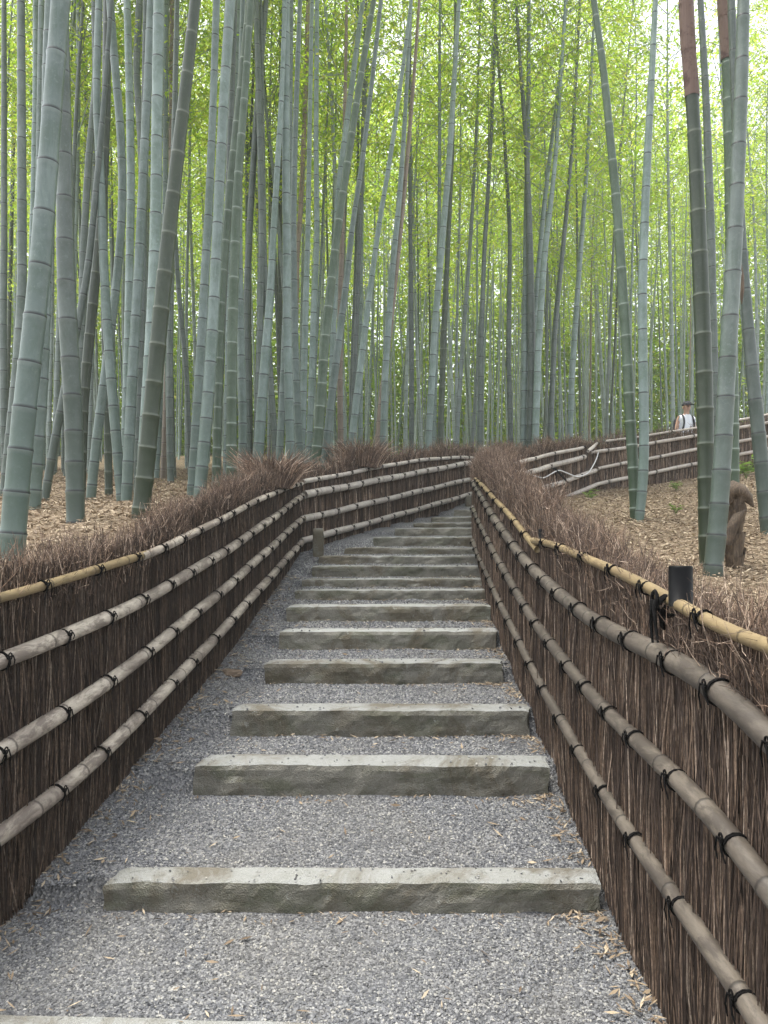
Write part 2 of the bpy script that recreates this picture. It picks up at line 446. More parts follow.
# loose gravel grains lying on it
def grains(n, y0, y1, s0, s1):
    y = RNG.uniform(y0, y1, n); x = RNG.uniform(-1.75, 1.0, n)
    k = inside(x, y)
    for d, zt, zb, a, b, T in STEPS:
        xl, xr = (a - CX) / F * d, (b - CX) / F * d
        on = (y > d - .01) & (y < d + T) & (x > xl - .005) & (x < xr + .005)
        k &= ~(on & (RNG.random(n) > .015))
    x, y = x[k], y[k]; n = len(x)
    z = gravel_z(x, y)
    for d, zt, zb, a, b, T in STEPS:
        xl, xr = (a - CX) / F * d, (b - CX) / F * d
        on = (y > d - .01) & (y < d + T) & (x > xl) & (x < xr)
        z = np.where(on, zt + .002, z)
    s = RNG.uniform(s0, s1, n)
    o = np.array([[1, 0, 0], [-1, 0, 0], [0, 1, 0], [0, -1, 0], [0, 0, 1], [0, 0, -1.]])
    P = o[None] * RNG.uniform(.65, 1.25, (n, 6, 1)) + RNG.normal(0, .22, (n, 6, 3))
    P[..., 2] *= .75
    a = RNG.uniform(0, 6.28, n); ca, sa = np.cos(a), np.sin(a)
    Q = np.stack([P[..., 0] * ca[:, None] - P[..., 1] * sa[:, None], P[..., 0] * sa[:, None] + P[..., 1] * ca[:, None], P[..., 2]], -1)
    V = Q * s[:, None, None] + np.stack([x, y, z + s * .25], -1)[:, None]
    t = np.array([[0, 2, 4], [2, 1, 4], [1, 3, 4], [3, 0, 4], [2, 0, 5], [1, 2, 5], [3, 1, 5], [0, 3, 5]])
    return V.reshape(-1, 3), [(np.arange(n)[:, None, None] * 6 + t[None]).reshape(-1, 3)]
Vg, Fg = merge([grains(78000, 1.7, 3.8, .0036, .0075), grains(40000, 3.8, 5.8, .005, .009), grains(26000, 5.8, 9.0, .007, .011)])
tag(link('loose_gravel', mesh('loose_gravel', Vg, Fg), None, M['grain']), 'small grey stone chips covering the stepped path', 'gravel', kind='stuff')

# ------------------------------------------------------------------ stone steps
def lattice_box(nx, ny, nz):
    idx, V, q = {}, [], []
    def v(i, j, k):
        if (i, j, k) not in idx:
            idx[(i, j, k)] = len(V); V.append((i / nx, j / ny, k / nz))
        return idx[(i, j, k)]
    for i in range(nx):
        for j in range(ny):
            q.append((v(i, j, nz), v(i + 1, j, nz), v(i + 1, j + 1, nz), v(i, j + 1, nz)))
            q.append((v(i, j, 0), v(i, j + 1, 0), v(i + 1, j + 1, 0), v(i + 1, j, 0)))
        for k in range(nz):
            q.append((v(i, 0, k), v(i + 1, 0, k), v(i + 1, 0, k + 1), v(i, 0, k + 1)))
            q.append((v(i, ny, k), v(i, ny, k + 1), v(i + 1, ny, k + 1), v(i + 1, ny, k)))
    for j in range(ny):
        for k in range(nz):
            q.append((v(0, j, k), v(0, j, k + 1), v(0, j + 1, k + 1), v(0, j + 1, k)))
            q.append((v(nx, j, k), v(nx, j + 1, k), v(nx, j + 1, k + 1), v(nx, j, k + 1)))
    return np.array(V), np.array(q)

def make_stone(name, L, T, H, seed, rough=.012):
    nx = max(20, int(L / .025))
    U, q = lattice_box(nx, 8, 9)
    V = np.empty_like(U)
    r = random.Random(seed)
    ph = [r.uniform(0, 60) for _ in range(4)]
    sl, sr = r.uniform(-.03, .03), r.uniform(-.03, .03)
    for i, (u, v, w) in enumerate(U):
        # tighten the lattice near the edges so that the arris stays crisp but worn
        x = -L / 2 + u * L; y = v * T; z = -H + w * H
        x += (1 - w) * (sl if u < .5 else sr) * (1 if abs(u - .5) > .4 else 0) + (v - .5) * .02
        e = .006 + .003 * (1 + fbm(x * 14, ph[0], 1))
        fx = min(u, 1 - u) * L; fy = min(v, 1 - v) * T; fz = (1 - w) * H
        chip = max(0, noise.noise(Vector((x * 9 + seed, ph[2], .3))) - .30) * .05
        if w > .7 and v < .16: y += chip * .8 * (1 if v == 0 else .4); z -= chip * (.5 if w == 1 else .1)
        if w == 1: z -= e * max(0, 1 - fy / .03) * .6 + e * max(0, 1 - fx / .03) * .7
        if v == 0: y += e * max(0, 1 - fz / .025) * .7 + .010 * (1 - w) * 0
        n1 = fbm(x * 7, z * 11 + ph[1], ph[2], 4); n2 = fbm(x * 2.2, ph[3], z * 2, 3)
        if v == 0: y += rough * n1 * 1.3 + .006 * n2 * (1 - .6 * w)
        if u == 0 or u == 1: x += rough * fbm(y * 9, z * 9, ph[2] + u * 5) * 1.4
        if w == 1: z += .004 * fbm(x * 4, y * 8, ph[1], 3)
        V[i] = (x, y, z)
    return mesh(name, V, [q], False)

step_words = [
 'nearest full stone step in front, long pale slab lying alone on the gravel',
 'second stone step from the bottom, with a loose brown stone at its left end',
 'third stone step from the bottom, mossy on its right end',
 'fourth stone step from the bottom, thick slab below the narrower ones',
 'fifth stone step from the bottom of the stairs',
 'sixth stone step from the bottom of the stairs',
 'seventh stone step from the bottom, thin faced slab',
 'eighth stone step from the bottom, thin faced slab',
 'ninth stone step, just below the level of the small stone post on the left',
 'tenth stone step, level with the small stone post at the fence corner',
 'eleventh stone step, first one whose left end steps in past the fence corner',
 'twelfth stone step, fifth one down from the top of the stairs',
 'fourth stone step down from the top of the stairs',
 'third stone step down from the top of the stairs',
 'second stone step down from the top of the stairs',
 'topmost stone step at the bend beside the small stone post']
for i, (d, zt, zb, a, b, T) in enumerate(STEPS):
    xl, xr = (a - CX) / F * d, (b - CX) / F * d
    if i >= 6: xr = max(xr, 1.0 if i < 10 else xr)
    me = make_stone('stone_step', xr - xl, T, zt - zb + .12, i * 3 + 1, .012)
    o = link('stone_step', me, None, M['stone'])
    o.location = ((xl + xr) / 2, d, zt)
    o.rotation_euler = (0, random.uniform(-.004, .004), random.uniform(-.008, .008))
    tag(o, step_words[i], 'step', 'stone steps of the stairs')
me = make_stone('stone_step', 2.35, .18, .2, 77)
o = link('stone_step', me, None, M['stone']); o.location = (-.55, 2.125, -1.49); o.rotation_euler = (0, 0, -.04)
tag(o, 'stone step cut off by the bottom edge of the picture, only its tread showing', 'step', 'stone steps of the stairs')

# two small stone posts, loose stones
def stone_post(loc, w, h, label, seed):
    U, q = lattice_box(6, 6, 12)
    V = []
    for u, v, t in U:
        k = 1 - .18 * max(0, t - .85) / .15
        n = .006 * fbm(u * 4 + seed, v * 4, t * 6)
        V.append(((u - .5) * w * k + n, (v - .5) * w * k + n, -.1 + t * (h + .1)))
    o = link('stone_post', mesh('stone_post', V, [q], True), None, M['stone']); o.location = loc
    tag(o, label, 'post')
stone_post((-.735, 8.28, -.17), .115, .30, 'short square stone post at the corner of the left fence', 1)
stone_post((1.47, 12.75, .50), .13, .27, 'short square stone post at the top of the stairs by the bend', 2)
def loose_stone(loc, s, label, seed, rz=0):
    bm = bmesh.new(); bmesh.ops.create_icosphere(bm, subdivisions=3, radius=1)
    for v in bm.verts:
        n = 1 + .28 * fbm(v.co.x * 1.4 + seed, v.co.y * 1.4, v.co.z * 1.4, 3)
        v.co = Vector((v.co.x * s[0] * n, v.co.y * s[1] * n, v.co.z * s[2] * n))
    me = bpy.data.meshes.new('loose_stone'); bm.to_mesh(me); bm.free()
    g = M['loose']
    o = link('loose_stone', me, None, g); o.location = loc; o.rotation_euler = (0, 0, rz)
    tag(o, label, 'stone')
g = G('brown_stone'); n1 = g.noise(g.obj(), 18, 5, .7)
g.bsdf(g.mix(n1, (.10, .072, .05), (.22, .165, .12)), .9, g.bump(n1, .6, .01)); M['loose'] = g.m
loose_stone((-.90, 3.95, -1.205), (.085, .05, .03), 'flat brown stone lying on the gravel beside the second step', 3, .2)
loose_stone((-1.07, 5.15, -.93), (.085, .06, .035), 'rounded grey-brown stone at the foot of the left fence', 9, .5)

# ------------------------------------------------------------------ fences
def on_line(poly, px, off=0.0):
    """plan point where the sight line through pixel column px meets the fence face"""
    t = (px - CX) / F
    best = None
    for i, ((x1, y1), (x2, y2)) in enumerate(zip(poly[:-1], poly[1:])):
        dx, dy = x2 - x1, y2 - y1
        den = dx - t * dy
        if abs(den) < 1e-9: continue
        s = (t * y1 - x1) / den
        lo = -60 if i == 0 else -1e-6; hi = 60 if i == len(poly) - 2 else 1 + 1e-6
        if lo <= s <= hi:
            y = y1 + s * dy
            if y > .3: best = (x1 + s * dx, y)
            if 0 <= s <= 1: break
    if best is None:
        best = min((poly[0], poly[-1]), key=lambda p: abs(p[0] / p[1] - t))
    return best

def pts3(poly, pix):
    out = []
    for px, py in pix:
        x, y = on_line(poly, px)
        out.append((x, y, (HY - py) / F * y))
    return np.array(out)

def arclen(poly):
    P = np.array(poly, float)
    return np.concatenate([[0], np.cumsum(np.linalg.norm(np.diff(P, axis=0), axis=1))])

class Face:
    """plan polyline with arc length, side +1/-1 = which way the path-side normal points"""
    def __init__(s, poly, side):
        s.P = np.array(poly, float); s.s = arclen(poly); s.side = side
    def at(s, t):
        t = np.asarray(t, float)
        return np.stack([np.interp(t, s.s, s.P[:, 0]), np.interp(t, s.s, s.P[:, 1])], -1)
    def nrm(s, t):
        t = np.asarray(t, float)
        a = s.at(np.clip(t - .05, 0, s.s[-1])); b = s.at(np.clip(t + .05, 0, s.s[-1]))
        d = b - a; d /= np.linalg.norm(d, axis=-1, keepdims=True) + 1e-9
        return np.stack([d[..., 1], -d[..., 0]], -1) * s.side
    def proj(s, xy):
        t = np.linspace(0, s.s[-1], 800); Q = s.at(t)
        return np.array([t[np.argmin(((Q - np.array(p)) ** 2).sum(1))] for p in xy])

def brush(face, zbase, ztop, dens, rad, thick, fringe, fr_len, fr_rad, n_back):
    """vertical sticks on both faces plus a loose fringe on the ridge. zbase/ztop: functions of arc length"""
    L = face.s[-1]
    def sticks(n, o0, o1, r0, r1, jag):
        t = RNG.uniform(0, L, n)
        o = RNG.uniform(o0, o1, n)
        xy = face.at(t) - face.nrm(t) * o[:, None]
        zb = zbase(t) - RNG.uniform(.0, .06, n) ; zt = ztop(t) - RNG.uniform(-.02, jag, n)
        cut = RNG.random(n) < .3
        zt = np.where(cut, zb + (zt - zb) * RNG.uniform(.45, .95, n), zt)
        lift = RNG.random(n) < .25
        zb = np.where(lift, zb + (zt - zb) * RNG.uniform(.05, .5, n), zb)
        d = face.at(np.minimum(t + .02, L)) - face.at(np.maximum(t - .02, 0))
        d /= np.linalg.norm(d, axis=1, keepdims=True) + 1e-9
        lean = RNG.normal(0, .085, n); bend = RNG.normal(0, .026, n); bo = RNG.normal(0, .010, n)
        P = np.empty((n, 5, 3))
        for k, f in enumerate((0, .28, .52, .78, 1)):
            h = zt - zb
            a = lean * (f - .5) * h + bend * math.sin(f * 3.1) + RNG.normal(0, .006, n)
            P[:, k, :2] = xy + d * a[:, None] + face.nrm(t) * (bo * math.sin(f * 4))[:, None]
            P[:, k, 2] = zb + f * h
        R = RNG.uniform(r0, r1, n)[:, None] * np.array([1.0, .95, .85, .7, .45])[None]
        return prisms(P, R)
    a = sticks(int(dens * L), .0, .035, rad * .55, rad * 1.25, .12)
    b = sticks(int(n_back * L), thick - .035, thick, rad * .7, rad * 1.3, .12)
    body = merge([(a[0], [a[1]]), (b[0], [b[1]])])
    # fringe: thin branching twigs standing out of the ridge
    n = int(fringe * L)
    t = RNG.uniform(0, L, n); o = RNG.uniform(-.02, thick + .02, n)
    xy = face.at(t) - face.nrm(t) * o[:, None]
    clump = np.array([.5 + .7 * (noise.noise(Vector((v * 2.3, 3.3, L))) + .35) for v in t])
    z0 = ztop(t) - RNG.uniform(.02, .20, n)
    ln = fr_len * RNG.uniform(.35, 1.15, n) * np.clip(clump, .35, 1.3)
    dirn = np.stack([RNG.normal(0, .26, n), RNG.normal(0, .26, n), np.ones(n)], -1)
    dirn /= np.linalg.norm(dirn, axis=1, keepdims=True)
    P = np.empty((n, 4, 3)); P[:, 0] = np.c_[xy, z0]
    cur = dirn.copy()
    for k in range(1, 4):
        cur = cur + RNG.normal(0, .13, (n, 3)); cur /= np.linalg.norm(cur, axis=1, keepdims=True)
        P[:, k] = P[:, k - 1] + cur * (ln / 3)[:, None]
    R = fr_rad * RNG.uniform(.6, 1.3, n)[:, None] * np.array([1, .85, .65, .35])[None]
    fr = [prisms(P, R)]
    for rep in range(2):
        k = RNG.integers(1, 3, n); st = P[np.arange(n), k]
        dd = cur + RNG.normal(0, .55, (n, 3)); dd /= np.linalg.norm(dd, axis=1, keepdims=True)
        m2 = st + dd * (ln * .22)[:, None]; e2 = m2 + (dd + RNG.normal(0, .3, (n, 3))) * (ln * .2)[:, None]
        fr.append(prisms(np.stack([st, m2, e2], 1), (fr_rad * RNG.uniform(.4, .8, n))[:, None] * np.array([1, .8, .4])[None]))
    return body, merge([(v, [f]) for v, f in fr])

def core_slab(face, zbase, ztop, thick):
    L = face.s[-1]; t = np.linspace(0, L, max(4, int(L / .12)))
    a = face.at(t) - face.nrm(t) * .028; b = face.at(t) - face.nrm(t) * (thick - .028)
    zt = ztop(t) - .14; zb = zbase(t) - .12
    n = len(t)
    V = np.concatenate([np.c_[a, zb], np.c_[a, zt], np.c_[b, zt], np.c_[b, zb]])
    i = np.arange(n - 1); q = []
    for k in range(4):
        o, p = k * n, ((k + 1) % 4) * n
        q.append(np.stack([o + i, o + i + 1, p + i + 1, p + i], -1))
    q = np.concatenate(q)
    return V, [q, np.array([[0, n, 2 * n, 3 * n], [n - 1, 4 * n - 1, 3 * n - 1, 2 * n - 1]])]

def smooth_path(P, step):
    P = np.asarray(P, float)
    s = np.concatenate([[0], np.cumsum(np.linalg.norm(np.diff(P, axis=0), axis=1))])
    n = max(3, int(s[-1] / step))
    t = np.linspace(0, s[-1], n)
    Q = np.stack([np.interp(t, s, P[:, k]) for k in range(3)], -1)
    for _ in range(6): Q[1:-1] = .25 * Q[:-2] + .5 * Q[1:-1] + .25 * Q[2:]
    return Q

def tie_mesh(r, axis, nrm_out, seed, fat=1.0):
    """black cord wound twice round a rail with a knot and two loose ends"""
    rr = random.Random(seed)
    ax = Vector(axis).normalized(); o = Vector(nrm_out).normalized(); upv = ax.cross(o).normalized()
    if upv.z < 0: upv = -upv
    parts = []
    cr = .0031 * fat
    path = []
    for k in range(25):
        a = k / 24 * 2 * math.pi * 2
        sh = (k / 24 - .5) * .012 * fat
        path.append(tuple((r + cr * .8) * (math.cos(a) * o + math.sin(a) * upv) + ax * sh))
    parts.append(tube(path, cr, 6))
    k0 = o * (r + cr * 1.5) + upv * (r * .25)
    for e in range(2):
        sg = 1 if e else -1
        ln = rr.uniform(.03, .07) * fat
        pth = [k0, k0 + o * .012 + ax * sg * .008, k0 + o * .012 + ax * sg * .018 - Vector((0, 0, ln * .5)), k0 + o * .004 + ax * sg * .022 - Vector((0, 0, ln))]
        parts.append(tube([tuple(p) for p in pth], [cr, cr, cr * .9, cr * .6], 5))
    lp = []
    for k in range(9):
        a = k / 8 * 2 * math.pi
        lp.append(tuple(k0 + ax * math.cos(a) * .010 * fat + Vector((0, 0, 1)) * (math.sin(a) * .014 * fat) + o * .006))
    parts.append(tube(lp, cr * .9, 5))
    return merge(parts)

def rail(parent, face, P, r, mat, tie_gap, node_gap, seed, tie=True, fat=1.0, out=.75, sides=12, phase=.1):
    rr = random.Random(seed)
    Q = smooth_path(P, .06)
    # push out from the brush by its own radius
    t = face.proj(Q[:, :2]); N = face.nrm(t)
    Q = Q.copy(); Q[:, :2] += N * (r * out)
    s = np.concatenate([[0], np.cumsum(np.linalg.norm(np.diff(Q, axis=0), axis=1))]); L = s[-1]
    nodes, c = [], rr.uniform(.05, node_gap)
    while c < L - .02:
        nodes.append(c); c += node_gap * rr.uniform(.8, 1.2)
    offs = (-.05, -.012, -.004, 0, .004, .012, .05)
    ss = sorted(set(list(np.linspace(0, L, max(3, int(L / .09)))) + [min(max(n + o, 0), L) for n in nodes for o in offs]))
    ss = np.array(ss); nd = np.array(nodes) if nodes else np.array([-9.])
    dist = np.min(np.abs(ss[:, None] - nd[None]), axis=1)
    R = r * (1 + .07 * np.exp(-(dist / .008) ** 2) - .03 * np.exp(-((dist - .02) / .015) ** 2)) * (1 + .03 * np.sin(ss * 3.7 + seed))
    path = np.stack([np.interp(ss, s, Q[:, k]) for k in range(3)], -1)
    path[:, 2] += .004 * np.sin(ss * 4 + seed)
    V, Fs = tube(path, R, sides)
    me = mesh('bamboo_rail', V, Fs, True, {'above_node': np.repeat(dist, sides)})
    o = link('bamboo_rail', me, parent, mat)
    if tie:
        c = phase
        while c < L:
            p = np.array([np.interp(c, s, Q[:, k]) for k in range(3)])
            p2 = np.array([np.interp(min(c + .03, L), s, Q[:, k]) for k in range(3)]); p1 = np.array([np.interp(max(c - .03, 0), s, Q[:, k]) for k in range(3)])
            nn = face.nrm(face.proj([p[:2]]))[0]
            V, Fs = tie_mesh(r * 1.03, p2 - p1, (nn[0], nn[1], .25), seed * 100 + int(c * 100), fat)
            to = link('cord_tie', mesh('cord_tie', V + p, Fs, True), o, M['cord'])
            c += tie_gap * rr.uniform(.85, 1.15)
    return o

def fence(label, poly, side, base_pix, top_pix, rails, ext, mats, dens, thick=.17, fringe=500, fr_len=.2, rad=.0042, fr_rad=.0022, back=160):
    face = Face(poly, side)
    root = empty('brushwood_fence', (poly[0][0], poly[0][1], 0))
    tag(root, label, 'fence', 'brushwood fences along the path')
    inv = Matrix.Translation(-Vector(root.location))
    def prof(pix, e):
        P = pts3(poly, pix); t = face.proj(P[:, :2]); o = np.argsort(t); t, z = t[o], P[o, 2]
        def f(v):
            v = np.asarray(v, float)
            zz = np.interp(v, t, z)
            lo = v < t[0]
            return np.where(lo, z[0] + (v - t[0]) * e, zz)
        return f
    zb, zt = prof(base_pix, ext), prof(top_pix, ext)
    body, fr = brush(face, zb, zt, dens, rad, thick, fringe, fr_len, fr_rad, back)
    kids = []
    b = link('brushwood', mesh('brushwood', *body), root, mats[0]); b['kind'] = 'stuff'
    b['label'] = 'upright bundled brown twigs'
    c = link('loose_twigs', mesh('loose_twigs', *fr), root, mats[1]); c['kind'] = 'stuff'
    c['label'] = 'ragged fringe of thin twigs along the ridge'
    V, Fs = core_slab(face, zb, zt, thick)
    link('brushwood_core', mesh('brushwood_core', V, Fs), root, M['core'])
    for o in root.children: o.matrix_parent_inverse = inv
    for k, (pix, r, mat, gap, ngap, ph) in enumerate(rails):
        if len(pix) >= 5:
            a = np.array(pix, float); deg = 3 if len(pix) >= 6 else 2
            cf = np.polyfit(a[:, 0], a[:, 1], deg); xx = np.linspace(a[0, 0], a[-1, 0], 14)
            pix = list(zip(xx, np.polyval(cf, xx)))
        P = pts3(poly, pix)
        if ext and (P[0, 1] < 3.2 or P[-1, 1] < 3.2):
            if P[0, 1] > P[-1, 1]: P = P[::-1]
            d = P[1] - P[0]; e = P[0] - d / np.linalg.norm(d) * 1.3
            P = np.vstack([e, P])
        ro = rail(root, face, P, r, mat, gap, ngap, int(abs(P[0, 0]) * 100) + k * 7 + 1, phase=ph)
        ro.matrix_parent_inverse = inv
    return root, face, zb, zt, inv

LB = [(0, 918), (50, 865), (130, 780), (200, 685), (260, 615), (300, 553)]
LT = [(0, 566), (50, 565), (85, 557), (135, 540), (160, 525), (190, 509), (235, 488), (278, 470), (300, 474)]
R1 = [(0, 596), (35, 587), (70, 577), (105, 567), (150, 551.5)]
R1b = [(138, 556), (160, 548), (200, 529), (235, 510.5), (268, 495), (301, 483)]
R2 = [(0, 660), (55, 636), (120, 611), (200, 565), (235, 542), (270, 517), (300, 497)]
R3 = [(0, 750), (55, 712), (125, 668), (200, 605), (270, 545), (300, 519)]
R4 = [(0, 832), (50, 792), (100, 750), (175, 677), (240, 605), (299, 543)]
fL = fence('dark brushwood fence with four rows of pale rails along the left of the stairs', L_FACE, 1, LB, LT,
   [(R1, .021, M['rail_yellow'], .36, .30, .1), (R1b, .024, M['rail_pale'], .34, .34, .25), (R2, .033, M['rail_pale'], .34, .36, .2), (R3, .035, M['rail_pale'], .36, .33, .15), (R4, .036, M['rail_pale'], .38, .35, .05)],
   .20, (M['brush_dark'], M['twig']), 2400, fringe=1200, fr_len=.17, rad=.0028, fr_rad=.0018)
FB = [(298, 555), (348, 544), (395, 527), (432.5, 513), (478, 499)]
FT = [(300, 472), (340, 465), (365, 456), (385, 457), (440, 450), (478, 449)]
F1 = [(301, 482), (339, 475), (373, 468), (407.5, 462), (445, 458), (476, 458)]
F2 = [(302, 495), (357.5, 484), (401, 476), (439, 468), (476, 461.5)]
F3 = [(301, 519), (359, 505.6), (401, 495.6), (439, 485.6), (475, 478)]
F4 = [(299, 541), (323, 534.7), (373, 521.5), (420, 508), (470, 494)]
fF = fence('brushwood fence with four bleached rails crossing behind the top of the stairs', FAR_FACE, 1, FB, FT,
   [(F1, .028, M['rail_far'], .42, .5, .3), (F2, .044, M['rail_far'], .42, .5, .2), (F3, .040, M['rail_far'], .42, .5, .35), (F4, .040, M['rail_far'], .42, .5, .25)],
   0, (M['brush'], M['twig']), 420, fringe=380, rad=.0075, fr_rad=.0035, fr_len=.26, back=80)
RB = [(768, 1330), (664, 1022), (604, 882), (569, 800), (534, 715), (499, 635), (485, 590), (474.5, 540)]
RT = [(768, 642), (700, 624), (640, 590), (600, 560), (560, 532), (520, 492), (495, 468), (480, 457)]
S1a = [(477, 479), (490, 492), (504, 506), (522, 528), (540, 549)]
S1b = [(536, 541), (560, 547), (579, 552), (619, 571), (671, 600), (720, 622), (766, 642)]
S2 = [(476, 485), (490, 502), (511, 538), (539, 577), (584, 605), (659, 652), (768, 724)]
S3 = [(475, 503), (489, 540), (534, 622), (584, 675), (634, 725), (676, 776), (724, 824), (768, 872)]
S4 = [(474.5, 540), (492, 580), (514, 625), (544, 687), (584, 748), (614, 797), (671, 885), (768, 1022)]
fR = fence('brushwood fence with yellow top rail and grey rails along the right side of the stairs', R_FACE, -1, RB, RT,
   [(S1a, .020, M['rail_yellow'], .42, .4, .3), (S1b, .019, M['rail_yellow'], .42, .33, .25), (S2, .033, M['rail_grey'], .34, .4, .2), (S3, .029, M['rail_grey'], .32, .36, .1), (S4, .027, M['rail_grey'], .36, .4, .2)],
   .10, (M['brush'], M['twig']), 3200, fringe=1500, fr_len=.17, rad=.0024, fr_rad=.0016)
AB = [(494, 526), (512, 512), (560, 506), (597, 497)]
AT = [(486, 459), (509, 455), (536, 448), (580, 441), (597, 443)]
A1 = [(508, 465.4), (542.5, 456), (582, 447.7)]
A2 = [(515, 476), (553, 465), (583, 457)]
A3 = [(539, 489), (567.5, 480), (594, 470.6)]
A4 = [(545, 507), (560, 500), (594, 485)]
fA = fence('fence stretch on the right slope with broken rail ends and a loose white cable', A_FACE, 1, AB, AT,
   [(A1, .032, M['rail_far'], 1.2, .5, .4), (A2, .046, M['rail_far'], 1.2, .5, .5), (A3, .042, M['rail_far'], 1.2, .5, .3), (A4, .042, M['rail_far'], 1.2, .5, .6)],
   0, (M['brush'], M['twig']), 420, fringe=620, rad=.0075, fr_rad=.0035, fr_len=.32, back=120)
BB = [(597, 497), (648, 489), (698, 481.5), (754, 464), (790, 458)]
BT = [(597, 440), (624, 435), (648, 434), (698, 428), (754, 418), (790, 412)]
B1 = [(605, 441), (648, 436), (698, 427.5), (743, 418.6), (800, 408)]
B2 = [(589, 453), (626, 447.7), (648, 444), (698, 435), (754, 425), (800, 417)]
B3 = [(597, 468.5), (628, 463), (648, 458.5), (698, 449), (754, 439), (800, 431)]
B4 = [(594, 485), (630, 477), (648, 473.4), (698, 463.5), (756, 451), (800, 442)]
fB = fence('farthest brushwood fence, climbing the right hillside in front of the walking person', B_FACE, 1, BB, BT,
   [(B1, .022, M['rail_far'], 1.0, .5, .5), (B2, .034, M['rail_far'], 1.0, .5, .4), (B3, .034, M['rail_far'], 1.0, .5, .5), (B4, .036, M['rail_far'], 1.0, .5, .3)],
   0, (M['brush'], M['twig']), 380, fringe=320, rad=.008, fr_rad=.004, fr_len=.2, back=80)

# denser tufts on the ridge
def tuft(fn, px, py, rad_, hgt, seed):
    root, face, zb, zt, inv = fn
    p = pts3([tuple(q) for q in face.P], [(px, py)])[0]
    n_ = 800
    a = RNG.uniform(0, 6.28, n_); rr_ = rad_ * np.sqrt(RNG.random(n_)) * .6
    nn = face.nrm(face.proj([p[:2]]))[0] * .08
    P0 = np.stack([p[0] - nn[0] + np.cos(a) * rr_, p[1] - nn[1] + np.sin(a) * rr_, np.full(n_, p[2] - .1)], -1)
    out = np.stack([np.cos(a) * RNG.uniform(0, .8, n_), np.sin(a) * RNG.uniform(0, .8, n_), np.ones(n_)], -1)
    l = hgt * RNG.uniform(.5, 1.1, n_)
    P1 = P0 + out * (l * .55)[:, None]; P2 = P1 + (out * np.array([1.5, 1.5, .6]) + RNG.normal(0, .2, (n_, 3))) * (l * .45)[:, None]
    V, q = prisms(np.stack([P0, P1, P2], 1), np.full((n_, 1), .0032) * np.array([[1, .8, .35]]))
    o = link('twig_tuft', mesh('twig_tuft', V, [q]), root, M['tuft']); o.matrix_parent_inverse = inv
    o['label'] = 'reddish brown rounded tuft of fine twigs'
M['tuft'] = brush_mat('reddish_twigs', 3.4, .92)
tuft(fL, 279, 478, .34, .40, 1); tuft(fF, 366, 460, .42, .42, 2)

# black posts with caps standing in the fences, children of their fence
def black_post(fn, px, py0, py1, off, r, deep=.25):
    root, face, zb, zt, inv = fn
    P = pts3([tuple(p) for p in face.P], [(px, py0), (px, py1)])
    n = face.nrm(face.proj([P[0, :2]]))[0]
    x, y = P[0, :2] - n * off
    k = y / P[0, 1]
    z0, z1 = P[1, 2] * k - .0, P[0, 2] * k
    path = [(x, y, z0 - deep), (x, y, z1 - .004), (x, y, z1), (x, y, z1), (x, y, z1 - .03)]
    V, Fs = tube(path, [r, r, r * .97, r * .86, r * .84], 24)
    # hollow rim
    o = link('fence_post', mesh('fence_post', V, Fs, False), root, M['black']); o.matrix_parent_inverse = inv
    for p in o.data.polygons: p.use_smooth = len(p.vertices) == 4 and abs(p.normal.z) < .5
black_post(fR, 682, 566, 606, -.004, .034, .0)
black_post(fR, 543, 529, 545, .0, .026, .0)
black_post(fF, 474, 447, 459, .04, .035)
# cord bundle hanging under the big post
V, Fs = merge([tie_mesh(.026, (0, 1, .1), (-1, 0, .2), 5, 2.2), ])
p = pts3(R_FACE, [(667, 604)])[0] + np.array([-.02, -.06, 0])
o = link('cord_tie', mesh('cord_tie', V + p, Fs, True), fR[0], M['cord']); o.matrix_parent_inverse = fR[4]
V, Fs = merge([tube([tuple(p + np.array(q)) for q in ((-.004, 0, 0), (-.02, .0, -.03), (-.012, .012, -.06), (.0, .03, -.075))], [.009, .012, .009, .004], 7)])
o = link('cord_tail', mesh('cord_tail', V, Fs, True), fR[0], M['cord']); o.matrix_parent_inverse = fR[4]
# white cable drooping over the broken rail ends
pts = pts3(A_FACE, [(531, 476), (541, 479), (556, 470), (575, 478), (586, 474), (594, 460), (596, 452)]) + np.array([.02, -.10, 0])
V, Fs = tube(smooth_path(pts, .05), .011, 6)
o = link('white_cable', mesh('white_cable', V, Fs, True), fA[0], M['cable']); o.matrix_parent_inverse = fA[4]
pts = pts3(A_FACE, [(586, 452), (591, 448), (595, 444)]) + np.array([.0, -.14, 0])
V, Fs = tube(pts, [.03, .035, .02], 8)
o = link('broken_rail_end', mesh('broken_rail_end', V, Fs, True, {'above_node': np.ones(len(V))}), fA[0], M['rail_far']); o.matrix_parent_inverse = fA[4]
pts = pts3(A_FACE, [(551, 468), (558, 474), (566, 483)]) + np.array([0, -.13, 0])
V, Fs = tube(pts, .018, 6)
o = link('dead_stick', mesh('dead_stick', V, Fs, True), fA[0], M['cord']); o.matrix_parent_inverse = fA[4]

